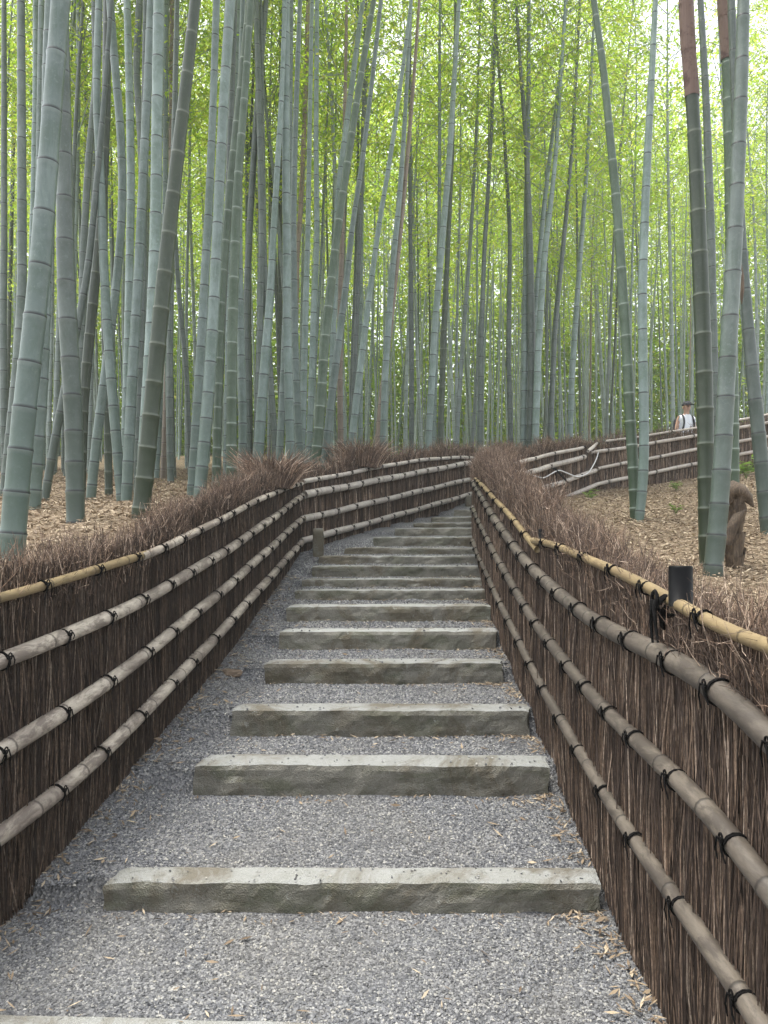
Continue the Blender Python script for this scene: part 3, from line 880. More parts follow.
# ------------------------------------------------------------------ bamboo
def culm_mesh(path_fn, z0, z1, r_fn, sides, seed, gap0=.17, gap1=.36, detail=True):
    """path_fn(z)->(x,y); rings at every node; z relative"""
    rr = random.Random(seed)
    nodes, z, k = [], z0 - .05, 0
    while z < z1:
        nodes.append(z)
        z += (gap0 + (gap1 - gap0) * min(1, k / 9)) * rr.uniform(.93, 1.07); k += 1
    rows = []
    for a, b in zip(nodes, nodes[1:] + [z1]):
        L = b - a
        if detail: rows += [(a, 1.07, 0, 0), (a + .008, 1.02, .008, .08), (a + .022, .97, .022, .08), (a + L * .45, .985, .08, .08), (b - .075, 1.0, .08, .075), (b - .018, 1.015, .08, .018), (b - .006, 1.05, .08, .006)]
        else: rows += [(a, 1.09, 0, 0), (a + .02, .97, .03, .08), (b - .08, 1.0, .08, .08), (b - .012, 1.03, .08, .012)]
    zs = np.array([r[0] for r in rows])
    xy = np.array([path_fn(v) for v in zs])
    R = np.array([r_fn(v) for v in zs]) * np.array([r[1] for r in rows])
    P = np.c_[xy, zs]
    V, Fs = tube(P, R, sides, caps=True)
    rep = lambda c: np.repeat(np.array([r[c] for r in rows]), sides)
    return mesh('culm', V, Fs, True, {'above_node': rep(2), 'below_node': rep(3), 'height': np.repeat((zs - z0) / 6.0, sides)})

def crown_mesh(seed, H=7.0, nl=54, lr=1.0):
    """branch pairs with drooping leaf sprays round a vertical axis, z 0..H"""
    R = np.random.default_rng(seed)
    sticks, rads, LV = [], [], []
    z, k, az = 0, 0, R.uniform(0, 6.28)
    def spray(c, d, n):
        for _ in range(n):
            f = R.uniform(-.15, 1)
            p = c + d * f + R.normal(0, .10, 3)
            l = R.uniform(.08, .17) * lr; w = l * R.uniform(.13, .2)
            a = math.atan2(d[1], d[0]) + R.normal(0, .9)
            dr = R.uniform(-1.1, .15)
            u = np.array([math.cos(a) * math.cos(dr), math.sin(a) * math.cos(dr), math.sin(dr)])
            s = np.cross(u, R.normal(0, 1, 3)); s /= np.linalg.norm(s) + 1e-9
            LV.append([p, p + u * l * .4 + s * w, p + u * l, p + u * l * .4 - s * w])
    while z < H:
        t = z / H
        for e in range(2):
            az += math.pi * (1 if e else 0) + R.normal(0, .35)
            ln = (1.55 * (1 - t) ** .7 + .35) * R.uniform(.55, 1.15) * (.6 + .4 * min(1, t * 5))
            if R.random() < .10: continue
            el = R.uniform(.35, .95)
            d = np.array([math.cos(az) * math.cos(el), math.sin(az) * math.cos(el), math.sin(el)])
            p0 = np.array([0, 0, z]); p1 = p0 + d * ln * .4; p2 = p0 + d * ln * .75 - np.array([0, 0, .03]); p3 = p0 + d * ln - np.array([0, 0, ln * .2])
            sticks.append([p0, p1, p2, p3]); rads.append([.010, .007, .005, .0025])
            for q, b in ((p1, .5), (p2, .7), (p3, 1)):
                for s in range(2):
                    dd = d * .6 + R.normal(0, .5, 3); dd[2] = dd[2] * .5 - .12
                    dd *= ln * .30 / (np.linalg.norm(dd) + 1e-9)
                    spray(q, dd, int(nl / 6 * b * R.uniform(.7, 1.4)))
        az += R.normal(1.2, .4); z += .34 * R.uniform(.8, 1.2)
    V1, q1 = prisms(np.array(sticks), np.array(rads))
    LV = np.array(LV); n = len(LV)
    LQ = (np.arange(n)[:, None] * 4 + np.arange(4)[None])
    V, Fs = merge([(V1, [q1]), (LV.reshape(-1, 3), [LQ])])
    me = mesh('crown', V, Fs)
    me.materials.append(M['leaf']); me.materials.append(M['green'])
    mi = np.zeros(len(me.polygons), np.int32); mi[:len(q1)] = 1
    me.polygons.foreach_set('material_index', mi)
    return me
CROWNS = [crown_mesh(100 + i, 7.0 + .6 * i, 98, .70) for i in range(5)]
SPARSE = [crown_mesh(200 + i, 6.6, 34, .8) for i in range(3)]

def place_crown(parent, loc, direction, i, s=1.0, rz=None, pool=None):
    pool = pool or CROWNS
    c = bpy.data.objects.new('crown', pool[i % len(pool)]); COL.objects.link(c)
    c.parent = parent
    q = Vector((0, 0, 1)).rotation_difference(Vector(direction).normalized())
    c.rotation_mode = 'QUATERNION'
    from mathutils import Quaternion
    c.rotation_quaternion = q @ Quaternion((0, 0, 1), rz if rz is not None else random.uniform(0, 6.28))
    c.location = loc; c.scale = (s, s, s)
    return c

GRP = 'bamboo of the grove'
def bamboo_px(kind, d, pix, label, top=None, seed=1, dlean=0.0, group=GRP, crown=True):
    """a culm along measured points (column, row, width in pixels) at distance d"""
    pix = sorted(pix, key=lambda p: -p[1])
    px = np.array([p[0] for p in pix], float); py = np.array([p[1] for p in pix], float); pw = np.array([p[2] for p in pix], float)
    tz = (HY - py) / F
    y = d / (1 - dlean * tz)
    z = tz * y; x = (px - CX) / F * y; r = pw / 2 / F * y
    # down to the ground
    xb = x[0]; yb = y[0]
    zg = float(hill(xb, d))
    if z[0] > zg:
        sl = (x[1] - x[0]) / (z[1] - z[0]) if len(z) > 1 else 0
        sl = max(-.25, min(.25, sl))
        xg = x[0] + sl * (zg - z[0])
        x = np.r_[xg, x]; z = np.r_[zg, z]; y = np.r_[d + dlean * zg, y]; r = np.r_[r[0] * 1.03, r]
    else: zg = z[0] - .02
    # above the picture it carries on, bending back upright
    ztop = (max(top, .74 * d + 3.5) if top else random.uniform(12, 14.5))
    sl = (x[-1] - x[-2]) / (z[-1] - z[-2]); sl = max(-.22, min(.22, sl))
    zc, xc, rc = z[-1], x[-1], r[-1]
    n = 6
    for k in range(1, n + 1):
        zz = zc + (ztop - zc) * k / n
        if zz <= zc: break
        sl *= .86
        xc = xc + sl * (ztop - zc) / n
        x = np.r_[x, xc]; z = np.r_[z, zz]; y = np.r_[y, d + dlean * zz]; r = np.r_[r, max(.006, rc * (1 - .88 * (k / n)))]
    zi = np.linspace(z[0], z[-1], 160)
    xi, yi, ri = np.interp(zi, z, x), np.interp(zi, z, y), np.interp(zi, z, r)
    ker = np.ones(9) / 9
    def sm(a):
        b = np.r_[a[0] - (a[1:5] - a[0])[::-1], a, a[-1] + (a[-1] - a[-5:-1])[::-1]]
        return np.convolve(b, ker, 'valid')
    xi, yi, ri = sm(xi), sm(yi), sm(ri)
    bx, by = float(xi[0]), float(yi[0])
    root = empty('bamboo', (bx, by, zg)); tag(root, label, 'bamboo', group)
    fn = lambda v: (float(np.interp(v + zg, zi, xi)) - bx, float(np.interp(v + zg, zi, yi)) - by)
    rf = lambda v: float(np.interp(v + zg, zi, ri))
    me = culm_mesh(fn, 0, ztop - zg, rf, 20 if d < 7 else 14, seed, .20 if d < 7 else .18, .30 if d < 6.5 else .38)
    link('culm', me, root, M[kind])
    if crown:
        h = ztop - zg - 6.2
        if d < 13: h = max(h, .74 * d + .9 - zg)
        a, b = fn(h), fn(ztop - zg); hh = ztop - zg - h
        place_crown(root, (a[0], a[1], h), (b[0] - a[0], b[1] - a[1], hh), seed, hh / 6.4 if d < 13 else 1.1, pool=SPARSE if d < 11 else None)
    return root, fn, rf, zg

CULMS = [
 # left stand
 ('pale', 4.0, [(13, 535, 25), (23, 420, 22.5), (36, 311, 21), (40, 273, 21), (52, 109, 18.5), (61, 0, 18)], 'thickest pale grey bamboo at the left edge, leaning right, close behind the left fence'),
 ('grey', 5.3, [(76, 543, 18), (74, 420, 17.6), (68, 325, 18), (65.5, 273, 18), (64, 123, 14), (62, 0, 12)], 'mottled grey bamboo just right of the thickest left one, leaning slightly left as it rises'),
 ('pale', 6.3, [(32, 530, 15), (34, 480, 15), (42, 380, 13), (46, 250, 12), (48, 60, 11), (51, 0, 11)], 'pale bamboo half hidden behind the thickest one at the left edge'),
 ('grey', 8.6, [(4, 500, 10), (10, 440, 10), (17, 370, 9.6), (22, 297, 9.5), (22, 200, 9), (21, 14, 7.6)], 'straight grey bamboo left of the thickest left one, full height of the picture'),
 ('grey', 11.6, [(5, 470, 7), (4, 407, 7), (3, 325, 7), (4, 246, 6.5), (4, 27, 5)], 'slim grey bamboo at the very left edge of the picture'),
 ('pale', 12.0, [(30, 470, 7), (31, 300, 6.5), (34, 178, 6), (35.6, 90, 5.6), (35.6, 0, 5.3)], 'slim pale bamboo, left one of the pair beside the thickest one at the left edge'),
 ('pale', 11.0, [(36, 470, 8), (37, 300, 7), (40, 109, 6.3), (41.5, 0, 6)], 'slim pale bamboo, right one of the pair touching the thickest left one'),
 ('dark', 20.0, [(6, 460, 4), (9, 330, 4), (13.5, 137, 4), (17, 0, 3.2)], 'thin dark bamboo far back at the left edge'),
 ('grey', 18.0, [(86, 460, 4.6), (86, 153, 4.4), (86, 82, 4.2), (83, 0, 3.8)], 'thin grey bamboo right of the mottled grey one in the upper left'),
 ('grey', 11.5, [(80, 470, 8), (81, 352, 7.6), (83.5, 246, 7.2), (89, 153, 7), (96, 82, 6.5), (94.5, 0, 6.2)], 'grey bamboo bending right as it rises, second right of the mottled grey one'),
 ('pale', 8.0, [(122, 505, 10), (113.5, 407, 10), (108, 340, 9.6), (103.5, 260, 8.4), (100, 164, 8), (96, 96, 7.4), (99, 0, 7)], 'pale bamboo leaning left, its foot on the leaf litter left of the dark leaning one'),
 ('dark', 9.0, [(81, 480, 9.6), (84, 395, 9.8), (90, 330, 10), (96, 273, 9.6), (101, 219, 8.6), (106, 137, 8), (108, 0, 8)], 'dark green bamboo with pale node rings behind the S shaped one'),
 ('grey', 8.0, [(43, 510, 8.6), (52, 455, 8.4), (64, 393, 8), (76, 335, 7.6), (88, 270, 7), (97, 180, 6)], 'strongly leaning mossy bamboo between the two thick left culms', 9.0),
 ('pale', 8.5, [(88, 532, 10), (94, 461, 9.6), (102.6, 393, 9), (110, 338, 8.6), (117, 280, 8.2), (123, 205, 8), (121, 131, 8), (115, 68, 7.8), (110, 0, 7.6)], 'S shaped pale bamboo leaning right at its foot and left higher up'),
 ('pale', 10.0, [(124, 480, 8.4), (127, 380, 8.3), (128.6, 311, 8.2), (131, 191, 8), (130, 109, 7.8), (127, 0, 7)], 'straight pale bamboo just left of the slanting one with dark nodes'),
 ('grey', 12.0, [(146, 470, 7.4), (145, 280, 7), (141, 142, 6.8), (136, 70, 6.8), (139.5, 0, 7)], 'slim grey bamboo with a slight kink near the top, behind the slanting one'),
 ('pale', 7.9, [(124.5, 537, 11), (127, 489, 11), (132.7, 366, 10.2), (138, 284, 9.4), (143.6, 164, 8.6), (148, 82, 8.4), (151.5, 0, 8.8)], 'pale slanting bamboo with dark node lines, left of the dark leaning one'),
 ('pale', 7.5, [(140, 520, 13), (150.5, 352, 12.2), (154, 284, 12), (156, 219, 11.5), (157, 109, 10.8), (159, 0, 11)], 'bright pale bamboo whose foot is crossed by the dark leaning one'),
 ('dark', 5.4, [(139.5, 527, 18), (143.6, 489, 17.8), (152, 407, 16.4), (161, 311, 15.8), (165.5, 265, 15), (175, 178, 13.7), (184.7, 96, 12), (195.5, 0, 10.4)], 'thick dark olive green bamboo leaning right, with pale node rings'),
 ('pale', 13.0, [(155, 517, 5.2), (160, 400, 5.2), (165, 200, 5.2), (166.5, 0, 5)], 'slim pale bamboo hugging the right side of the dark leaning one'),
 ('tan', 13.2, [(163, 487, 6.2), (167, 380, 6.2), (171, 200, 5.4), (171.5, 55, 4.6), (172, 0, 4.4)], 'dead tan bamboo just right of the dark leaning one'),
 ('grey', 9.0, [(137, 505, 8), (140, 380, 7.6), (143, 250, 7.2), (146, 0, 6)], 'grey bamboo mostly hidden behind the bright pale one and the dark leaning one'),
 ('dark', 9.2, [(109, 499, 7.8), (107.5, 423, 7.4), (104, 300, 7), (105, 100, 6)], 'dark mossy bamboo foot standing free on the leaf litter of the left slope'),
 ('grey', 11.0, [(171, 490, 7), (169.6, 434, 7), (170, 300, 6.4), (175, 100, 5.6), (177, 0, 5)], 'slim grey bamboo next to the dead tan one on the left'),
 ('grey', 14.0, [(190, 470, 5), (187, 380, 5), (178, 284, 4.8), (172, 180, 4.4), (160, 60, 4)], 'thin bamboo leaning left behind the dark leaning one'),
 # middle stand left of the stairs
 ('pale', 8.3, [(193, 478, 10), (197, 415, 9.8), (202, 333, 9.3), (205, 274, 8.7), (209, 205, 8.2), (213, 109, 7.3), (216.5, 0, 7)], 'speckled pale bamboo, left one of the tall parallel pair left of the stairs'),
 ('pale', 7.3, [(201, 480, 12.2), (209, 388, 11.8), (213, 319, 11.4), (216, 260, 10.6), (220, 178, 10.2), (224, 96, 10), (230.5, 0, 10.2)], 'thick pale bamboo with black node lines, right one of the tall parallel pair'),
 ('green', 9.0, [(217, 440, 8), (221, 300, 8), (224.5, 255, 8), (231, 178, 8.4), (240.6, 96, 9.4), (251, 0, 9.6)], 'green bamboo curving right at the top, beside the tall parallel pair'),
 ('green', 8.0, [(231.6, 482, 10.4), (231.6, 401, 10.4), (232.5, 319, 10), (234.5, 265, 9.4), (237, 191, 8.8), (244.7, 96, 7.4), (249, 30, 6.6)], 'green grey bamboo with faint nodes rising straight then bending right, third from the parallel pair'),
 ('pale', 12.5, [(226, 470, 6.4), (229, 300, 6), (234, 120, 5.6), (239, 0, 5.4)], 'slim pale bamboo between the green curving ones'),
 ('grey', 12.0, [(249, 470, 7), (246, 319, 6.4), (247.5, 274, 6.6), (251.6, 191, 6.6), (257, 109, 6.4), (266, 0, 5.4)], 'slim grey bamboo curving right towards the top beside the green ones'),
 ('pale', 9.5, [(242, 482, 8.8), (243, 429, 8.6), (240.6, 333, 7.4), (239, 240, 6.6), (240, 100, 5.4), (243, 0, 5)], 'pale bamboo rooted right of the green grey one with faint nodes'),
 ('grey', 12.0, [(256, 470, 7), (261, 292, 6.8), (261.7, 220, 6.6), (260, 137, 6.4), (256, 0, 5.6)], 'straight grey bamboo left of the leaning one with a thick foot'),
 ('pale', 9.0, [(257, 470, 11), (259, 445, 11), (265, 360, 9.4), (270.7, 292, 7.8), (272.5, 250, 6.8), (277.6, 164, 6), (281.7, 96, 5), (285, 0, 4.4)], 'pale bamboo with a thick foot leaning right in front of the brush tuft'),
 ('pale', 9.0, [(291, 468, 9), (289, 401, 9), (287, 319, 8.7), (287, 260, 8.5), (285.8, 137, 8.1), (286, 0, 7.6)], 'straight bright grey bamboo with dark node lines above the fence corner'),
 ('pale', 10.0, [(301, 470, 8), (298, 429, 8), (295, 347, 7.4), (293, 232, 6.8), (295, 137, 5.8), (300, 0, 4.4)], 'pale bamboo immediately right of the straight bright one above the fence corner'),
 ('tan', 15.0, [(294, 440, 5.4), (297, 260, 5), (301, 205, 4.8), (306, 82, 4.4), (308, 0, 4)], 'tan brownish bamboo far back above the fence corner'),
 ('pale', 11.0, [(301, 470, 7.6), (303, 415, 7.2), (306, 292, 6.2), (307.6, 246, 5.4), (310, 109, 4.6), (312, 0, 4)], 'pale bamboo second right of the straight bright one'),
 ('pale', 12.0, [(308, 460, 6.8), (310, 430, 6.6), (313, 333, 6.2), (317, 246, 5.6), (316, 137, 5), (317, 0, 4.6)], 'slim pale bamboo third right of the straight bright one'),
 ('green', 9.7, [(315, 468, 10.4), (320, 415, 10), (325.4, 333, 9.3), (335, 251, 8.4), (339, 219, 8.2), (351.4, 137, 7.3), (362, 68, 6.6), (374, 0, 5)], 'light green bamboo leaning far right above the middle of the far fence'),
 ('pale', 12.0, [(330, 450, 6.6), (334, 300, 6.4), (338, 191, 6.2), (348.7, 109, 6), (363, 0, 4.8)], 'grey bamboo just behind the light green leaning one'),
 ('pale', 10.0, [(324, 466, 8.4), (329.5, 415, 8), (338, 347, 7.6), (347, 278, 6.6), (351.5, 232, 5.6), (362, 164, 5), (372, 82, 4.6), (381, 0, 4.2)], 'bluish white bamboo leaning right, right of the light green leaning one'),
 ('pale', 11.0, [(350, 456, 7.8), (359.6, 374, 7.2), (368, 306, 6.2), (379, 224, 5.2), (390, 160, 4.6), (404, 60, 4)], 'slender pale bamboo leaning right, parallel to the bluish white one'),
 ('grey', 14.0, [(352, 450, 5.4), (355.5, 347, 5.2), (359.6, 237, 5), (364, 100, 4.2), (366, 0, 3.8)], 'thin upright bamboo crossing the slender leaning ones'),
 ('tan', 12.0, [(378, 447, 7), (381, 405, 6.6), (388, 345, 6.4), (395, 280, 6), (402, 215, 5)], 'tan leaning bamboo behind the brush tuft on the far fence', 7.5),
 ('dark', 16.0, [(281, 460, 5.4), (280, 292, 5), (280, 178, 4.4), (281, 0, 3.6)], 'thin dark green bamboo just left of the straight bright one'),
 ('grey', 12.0, [(277, 462, 6.6), (272, 401, 6.4), (269, 352, 6), (264, 250, 5.4), (262, 100, 4.6)], 'grey bamboo leaning left beside the thick footed one'),
 ('pale', 11.0, [(279, 462, 7.8), (281.7, 415, 7.4), (285, 340, 7), (289, 200, 6), (291, 0, 5)], 'pale bamboo half hidden behind the foot of the straight bright one'),
 ('grey', 10.0, [(217, 482, 8), (218.7, 401, 7.8), (223, 300, 7.4), (228, 200, 6.6), (233, 60, 6)], 'grey bamboo right of the foot of the tall parallel pair'),
 ('tan', 13.0, [(341, 460, 6), (340, 401, 6), (340, 320, 5.6), (343, 200, 5)], 'tan stem standing behind the bluish white leaning one'),
 # behind the far fence and the bend
 ('pale', 12.0, [(382.5, 452, 7), (385.5, 368, 7), (392, 272, 6.5), (399, 204, 5.6), (403, 150, 5), (407, 82, 4), (411, 0, 3.4)], 'pale bamboo bowing right, left of the most upright pale one above the stairs'),
 ('pale', 12.8, [(428, 450, 7), (434.7, 327, 7), (441.5, 250, 6.6), (450, 150, 6.2), (454, 82, 5), (459, 0, 4)], 'most prominent pale bamboo above the stairs, leaning slightly right'),
 ('dark', 14.0, [(440, 450, 6.2), (444, 327, 6.2), (448, 246, 4.8), (452.5, 150, 3.6), (456, 0, 2.8)], 'dark bamboo standing just right of the prominent pale one above the stairs'),
 ('grey', 15.0, [(411.5, 450, 5.2), (411.5, 327, 5.2), (410, 204, 4), (410, 41, 3), (411, 0, 2.8)], 'thin straight grey bamboo left of the prominent pale one above the stairs'),
 ('grey', 15.0, [(480, 450, 6), (481, 354, 5.4), (484, 258, 4.6), (488, 190, 4), (492, 123, 3.4), (496, 0, 2.8)], 'thin grey bamboo rising above the dark post at the top of the stairs'),
 ('grey', 15.0, [(511, 450, 5.4), (508.6, 354, 5.2), (510, 231, 4.2), (504, 130, 3.4), (497.6, 55, 2.8), (494, 0, 2.4)], 'thin grey bamboo bowing left near its top, left of the thick cluster at the bend'),
 ('grey', 14.4, [(530.5, 446, 8.6), (532, 381, 8.4), (530.5, 280, 7.4), (529, 219, 6.6), (526, 137, 5), (519.5, 55, 3.4), (516, 0, 3)], 'thickest bamboo of the cluster at the bend, grey green'),
 ('pale', 14.2, [(535, 446, 7.6), (536, 420, 7.4), (538, 354, 7), (544, 258, 6.2), (550, 210, 5), (555, 164, 4.2), (562, 60, 3.4)], 'pale bamboo leaning right out of the thick cluster at the bend'),
 ('pale', 14.8, [(528, 446, 6), (536, 299, 5.4), (544, 205, 4.6), (555, 115, 3.8), (562, 55, 3), (567, 0, 2.6)], 'slender pale bamboo leaning right behind the cluster at the bend'),
 ('pale', 14.5, [(523, 446, 6.4), (525, 354, 6.8), (526, 245, 6), (528, 130, 4.6), (529, 0, 3.6)], 'pale bamboo on the left side of the thick cluster at the bend'),
 ('grey', 15.0, [(549.6, 445, 6), (555, 327, 5.4), (566, 217, 4.2), (573, 137, 3.4), (580, 0, 2.8)], 'grey bamboo leaning right, second right of the cluster at the bend'),
 ('pale', 15.6, [(570, 440, 5.8), (571.5, 381, 6.2), (578, 286, 5.2), (586, 180, 4.2), (592, 60, 3.4)], 'pale bamboo left of the green one leaning left, above the broken fence rails'),
 # right slope
 ('green', 8.0, [(635.5, 510, 11), (633.7, 472, 11), (630, 418, 10.4), (627, 349, 10), (622, 281, 9.8), (617, 205, 8.9), (610, 137, 7.8), (603.6, 68, 7.1), (593.5, 0, 6)], 'light green bamboo with white node rings leaning left on the right slope'),
 ('pale', 7.8, [(639, 522, 9), (642, 500, 10), (644.6, 445, 9.6), (643, 377, 9.3), (642.4, 295, 9), (643, 260, 8.8), (647, 164, 7.7), (651.4, 82, 6.6), (655.5, 0, 5)], 'bluish pale bamboo with a curved green foot, standing beside the green one that leans left'),
 ('grey', 10.0, [(716, 440, 8), (713.5, 330, 7.6), (710, 205, 8.2), (706, 96, 7.1), (700.5, 0, 6)], 'slim grey bamboo between the two sheathed culms on the right'),
 ('grey', 5.1, [(712, 583, 19), (720, 500, 18), (724, 431, 17), (728, 349, 16.4), (733.5, 267, 15.4), (738, 164, 13.8), (742, 68, 12.6), (743.5, 0, 11.5)], 'thick grey green bamboo in front at the right, leaning right across the picture height'),
 ('grey', 6.5, [(768, 530, 14), (763.6, 486, 13.8), (757, 418, 13.4), (750, 349, 12), (744.5, 281, 9.5), (739, 200, 8.5), (735, 100, 8)], 'grey green bamboo at the right edge, leaning left'),
]
for i, c in enumerate(CULMS):
    kind, d, pix, label = c[:4]
    bamboo_px(kind, d, pix, label, c[4] if len(c) > 4 else None, seed=i + 1, dlean=random.uniform(-.02, .03))

# the two culms that still carry their brown sheaths
def sheath_tube(root, fn, rf, za, zb_, grow, seed, flare=0.0):
    rr = random.Random(seed)
    zs = np.linspace(za, zb_, 14); sides = 24
    V, q = [], []
    ph = rr.uniform(0, 6.28)
    for k, z in enumerate(zs):
        x, y = fn(z); t = k / 13
        for s in range(sides):
            a = s / sides * 6.2832
            r = rf(z) * grow + flare * max(0, t - .7) * (1 + math.cos(a - ph)) + .002 * math.sin(5 * a + z * 8)
            dz = (zb_ - za) * .10 * (math.cos(a - ph) if k == 13 else 0)
            V.append((x + r * math.cos(a), y + r * math.sin(a), z + dz))
    i = np.arange(13)[:, None] * sides; s = np.arange(sides)[None]; s2 = (s + 1) % sides
    q = np.stack([i + s, i + s2, i + sides + s2, i + sides + s], -1).reshape(-1, 4)
    return link('culm_sheath', mesh('culm_sheath', V, [q], True), root, M['fresh_sheath'])
root, fn, rf, zg = bamboo_px('dark', 5.5, [(708, 580, 16), (706, 514, 15.8), (706, 431, 15.8), (703.4, 349, 16), (700.7, 281, 15.6), (699, 232, 15), (695, 150, 13), (692.5, 96, 12.6), (688, 46, 12.4), (685.5, 0, 12.2)],
    'dark green bamboo in front at the right whose upper part is wrapped in brown sheaths', seed=201)
zz = lambda py, d: (HY - py) / F * d - zg
sheath_tube(root, fn, rf, zz(97, 5.5), zz(44, 5.5), 1.10, 1, .0)
sheath_tube(root, fn, rf, zz(52, 5.5), zz(2, 5.5), 1.16, 2, .0)
sheath_tube(root, fn, rf, zz(6, 5.5), zz(-60, 5.5), 1.12, 3, .0)
root, fn, rf, zg = bamboo_px('green', 8.2, [(734, 520, 11), (733.5, 483, 11), (733.5, 431, 11), (732, 330, 10.6), (729.4, 164, 10), (728, 82, 9.8), (724, 14, 9.6), (723, 0, 9.5)],
    'yellow green bamboo half hidden by the thick front one, brown sheaths around its top', seed=202)
zz = lambda py, d: (HY - py) / F * d - zg
sheath_tube(root, fn, rf, zz(60, 8.2), zz(12, 8.2), 1.12, 4)
sheath_tube(root, fn, rf, zz(18, 8.2), zz(-50, 8.2), 1.18, 5)
sheath_tube(root, fn, rf, max(.0, zz(570, 8.2)), zz(500, 8.2), 1.4, 6, .02)
# bundle of big dry sheaths at its foot (in front of it) : one drooping blade and a crumpled wrap
def blade(path, wid, thick, seed):
    P = np.array(path, float); n = len(P); m = 7
    V = []
    for k in range(n):
        T = P[min(k + 1, n - 1)] - P[max(k - 1, 0)]; T /= np.linalg.norm(T)
        S = np.cross(T, [0, -1, .15]); S /= np.linalg.norm(S); N = np.cross(S, T)
        for j in range(m):
            u = j / (m - 1) * 2 - 1
            V.append(P[k] + S * wid[k] * u + N * (-(u * u) * wid[k] * .8))
    V = np.array(V)
    i = np.arange(n - 1)[:, None] * m + np.arange(m - 1)[None]
    q = np.stack([i, i + 1, i + m + 1, i + m], -1).reshape(-1, 4)
    V2 = V + np.array([0, .006, 0])
    return merge([(V, [q]), (V2, [q[:, ::-1]])])
def px3(px, py, d): return ((px - CX) / F * d, d, (HY - py) / F * d)
D0 = 5.45
parts = []
# overlapping conical sheaths, each flaring to a torn tip
for k, (pa, pb, ra_, rb_, ph) in enumerate([(600, 556, .052, .062, .4), (575, 533, .050, .066, 2.6), (550, 512, .050, .066, 4.9), (530, 498, .048, .060, .9)]):
    a0, b0 = np.array(px3(733 + k * .5, pa, D0)), np.array(px3(735 + k * .4, pb, D0))
    nz_, ns_ = 16, 36; V = []
    for i in range(nz_):
        t = i / (nz_ - 1); c0 = a0 + (b0 - a0) * t
        for j in range(ns_):
            an = j / ns_ * 6.2832
            rr0 = ra_ + (rb_ - ra_) * t ** 2 + .004 * math.sin(an * 9 + k) + .014 * fbm(math.cos(an) * 1.5 + k * 7, math.sin(an) * 1.5, t * 2.5, 3)
            tip = max(0, math.cos(an - ph)) ** 3
            rr0 += .05 * tip * max(0, t - .6)
            V.append((c0[0] + rr0 * math.cos(an), c0[1] + rr0 * math.sin(an), c0[2] + max(0, t - .5) * (.11 * tip + .02 * math.sin(an * 5 + k))))
    i = np.arange(nz_ - 1)[:, None] * ns_; j = np.arange(ns_)[None]; j2 = (j + 1) % ns_
    parts.append((np.array(V), [np.stack([i + j, i + j2, i + ns_ + j2, i + ns_ + j], -1).reshape(-1, 4)]))
wrap_root = empty('dry_sheath_bundle', px3(733, 585, D0)); tag(wrap_root, 'crumpled brown sheath bundle standing on the right slope beside the thick front bamboo', 'bamboo sheath')
inv = Matrix.Translation(-Vector(wrap_root.location))
V, Fs = merge(parts); o = link('sheath_wrap', mesh('sheath_wrap', V, Fs, True), wrap_root, M['sheath']); o.matrix_parent_inverse = inv
V, Fs = blade([px3(727, 503, D0 - .06), px3(731, 492, D0 - .08), px3(738, 489, D0 - .09), px3(746, 492, D0 - .08), px3(751, 498, D0 - .07), px3(754, 507, D0 - .06)], [.045, .072, .08, .064, .042, .005], .01, 1)
o = link('drooping_sheath', mesh('drooping_sheath', V, Fs, True), wrap_root, M['sheath']); o.matrix_parent_inverse = inv
V, Fs = blade([px3(729, 545, D0 - .1), px3(734, 528, D0 - .11), px3(740, 516, D0 - .1), px3(746, 510, D0 - .09)], [.025, .042, .038, .005], .01, 2)
o = link('drooping_sheath', mesh('drooping_sheath', V, Fs, True), wrap_root, M['sheath']); o.matrix_parent_inverse = inv
V, Fs = blade([px3(741, 262, 5.6), px3(742.5, 275, 5.58), px3(743, 290, 5.57), px3(742, 304, 5.57)], [.006, .022, .018, .003], .01, 3)
tag(link('hanging_sheath', mesh('hanging_sheath', V, Fs, True), None, M['sheath']), 'small reddish dry sheath clinging between the two right culms', 'bamboo sheath')
V, Fs = blade([px3(40, 567, 3.35), px3(50, 565, 3.34), px3(60, 570, 3.33), px3(64, 578, 3.33)], [.02, .032, .028, .006], .01, 4)
tag(link('fallen_sheath', mesh('fallen_sheath', V, Fs, True), None, M['sheath']), 'dry brown sheath caught behind the yellow top rail of the left fence', 'bamboo sheath')

# ---- the grove behind: shared meshes, one object per stem
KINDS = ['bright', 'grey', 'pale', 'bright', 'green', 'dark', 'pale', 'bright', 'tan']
VAR = []
for i, k in enumerate(KINDS):
    rr = random.Random(500 + i)
    H = rr.uniform(12.5, 16); ax, ph = rr.uniform(.1, .7), rr.uniform(0, 6.28)
    ln = rr.uniform(-.05, .05)
    fn = (lambda v, H=H, ax=ax, ph=ph, ln=ln: (ln * v + ax * (v / H) ** 2.4 * math.cos(ph) + .05 * math.sin(v * .5 + ph), ax * (v / H) ** 2.4 * math.sin(ph)))
    r0 = rr.uniform(.038, .056)
    rf = (lambda v, H=H, r0=r0: max(.005, r0 * (1 - (max(v, 0) / H) ** 1.5 * .9)))
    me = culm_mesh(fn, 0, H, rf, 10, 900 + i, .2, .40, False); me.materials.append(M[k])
    VAR.append((me, fn, H))
ZONES = [(-30, 200, 'slender background bamboo among the far stems on the left, behind the thick culms', 'far bamboo at the left'),
         (200, 480, 'slender background bamboo among the far stems above the left and far fences', 'far bamboo above the stairs'),
         (480, 620, 'slender background bamboo among the far stems above the bend of the path', 'far bamboo above the bend'),
         (620, 810, 'slender background bamboo among the far stems on the right, beyond the hillside fence', 'far bamboo at the right')]
spots = []
rr = random.Random(31)
tries = 0
def zone_of(px):
    for z in ZONES:
        if z[0] <= px < z[1]: return z
    return None
NFAR = 215
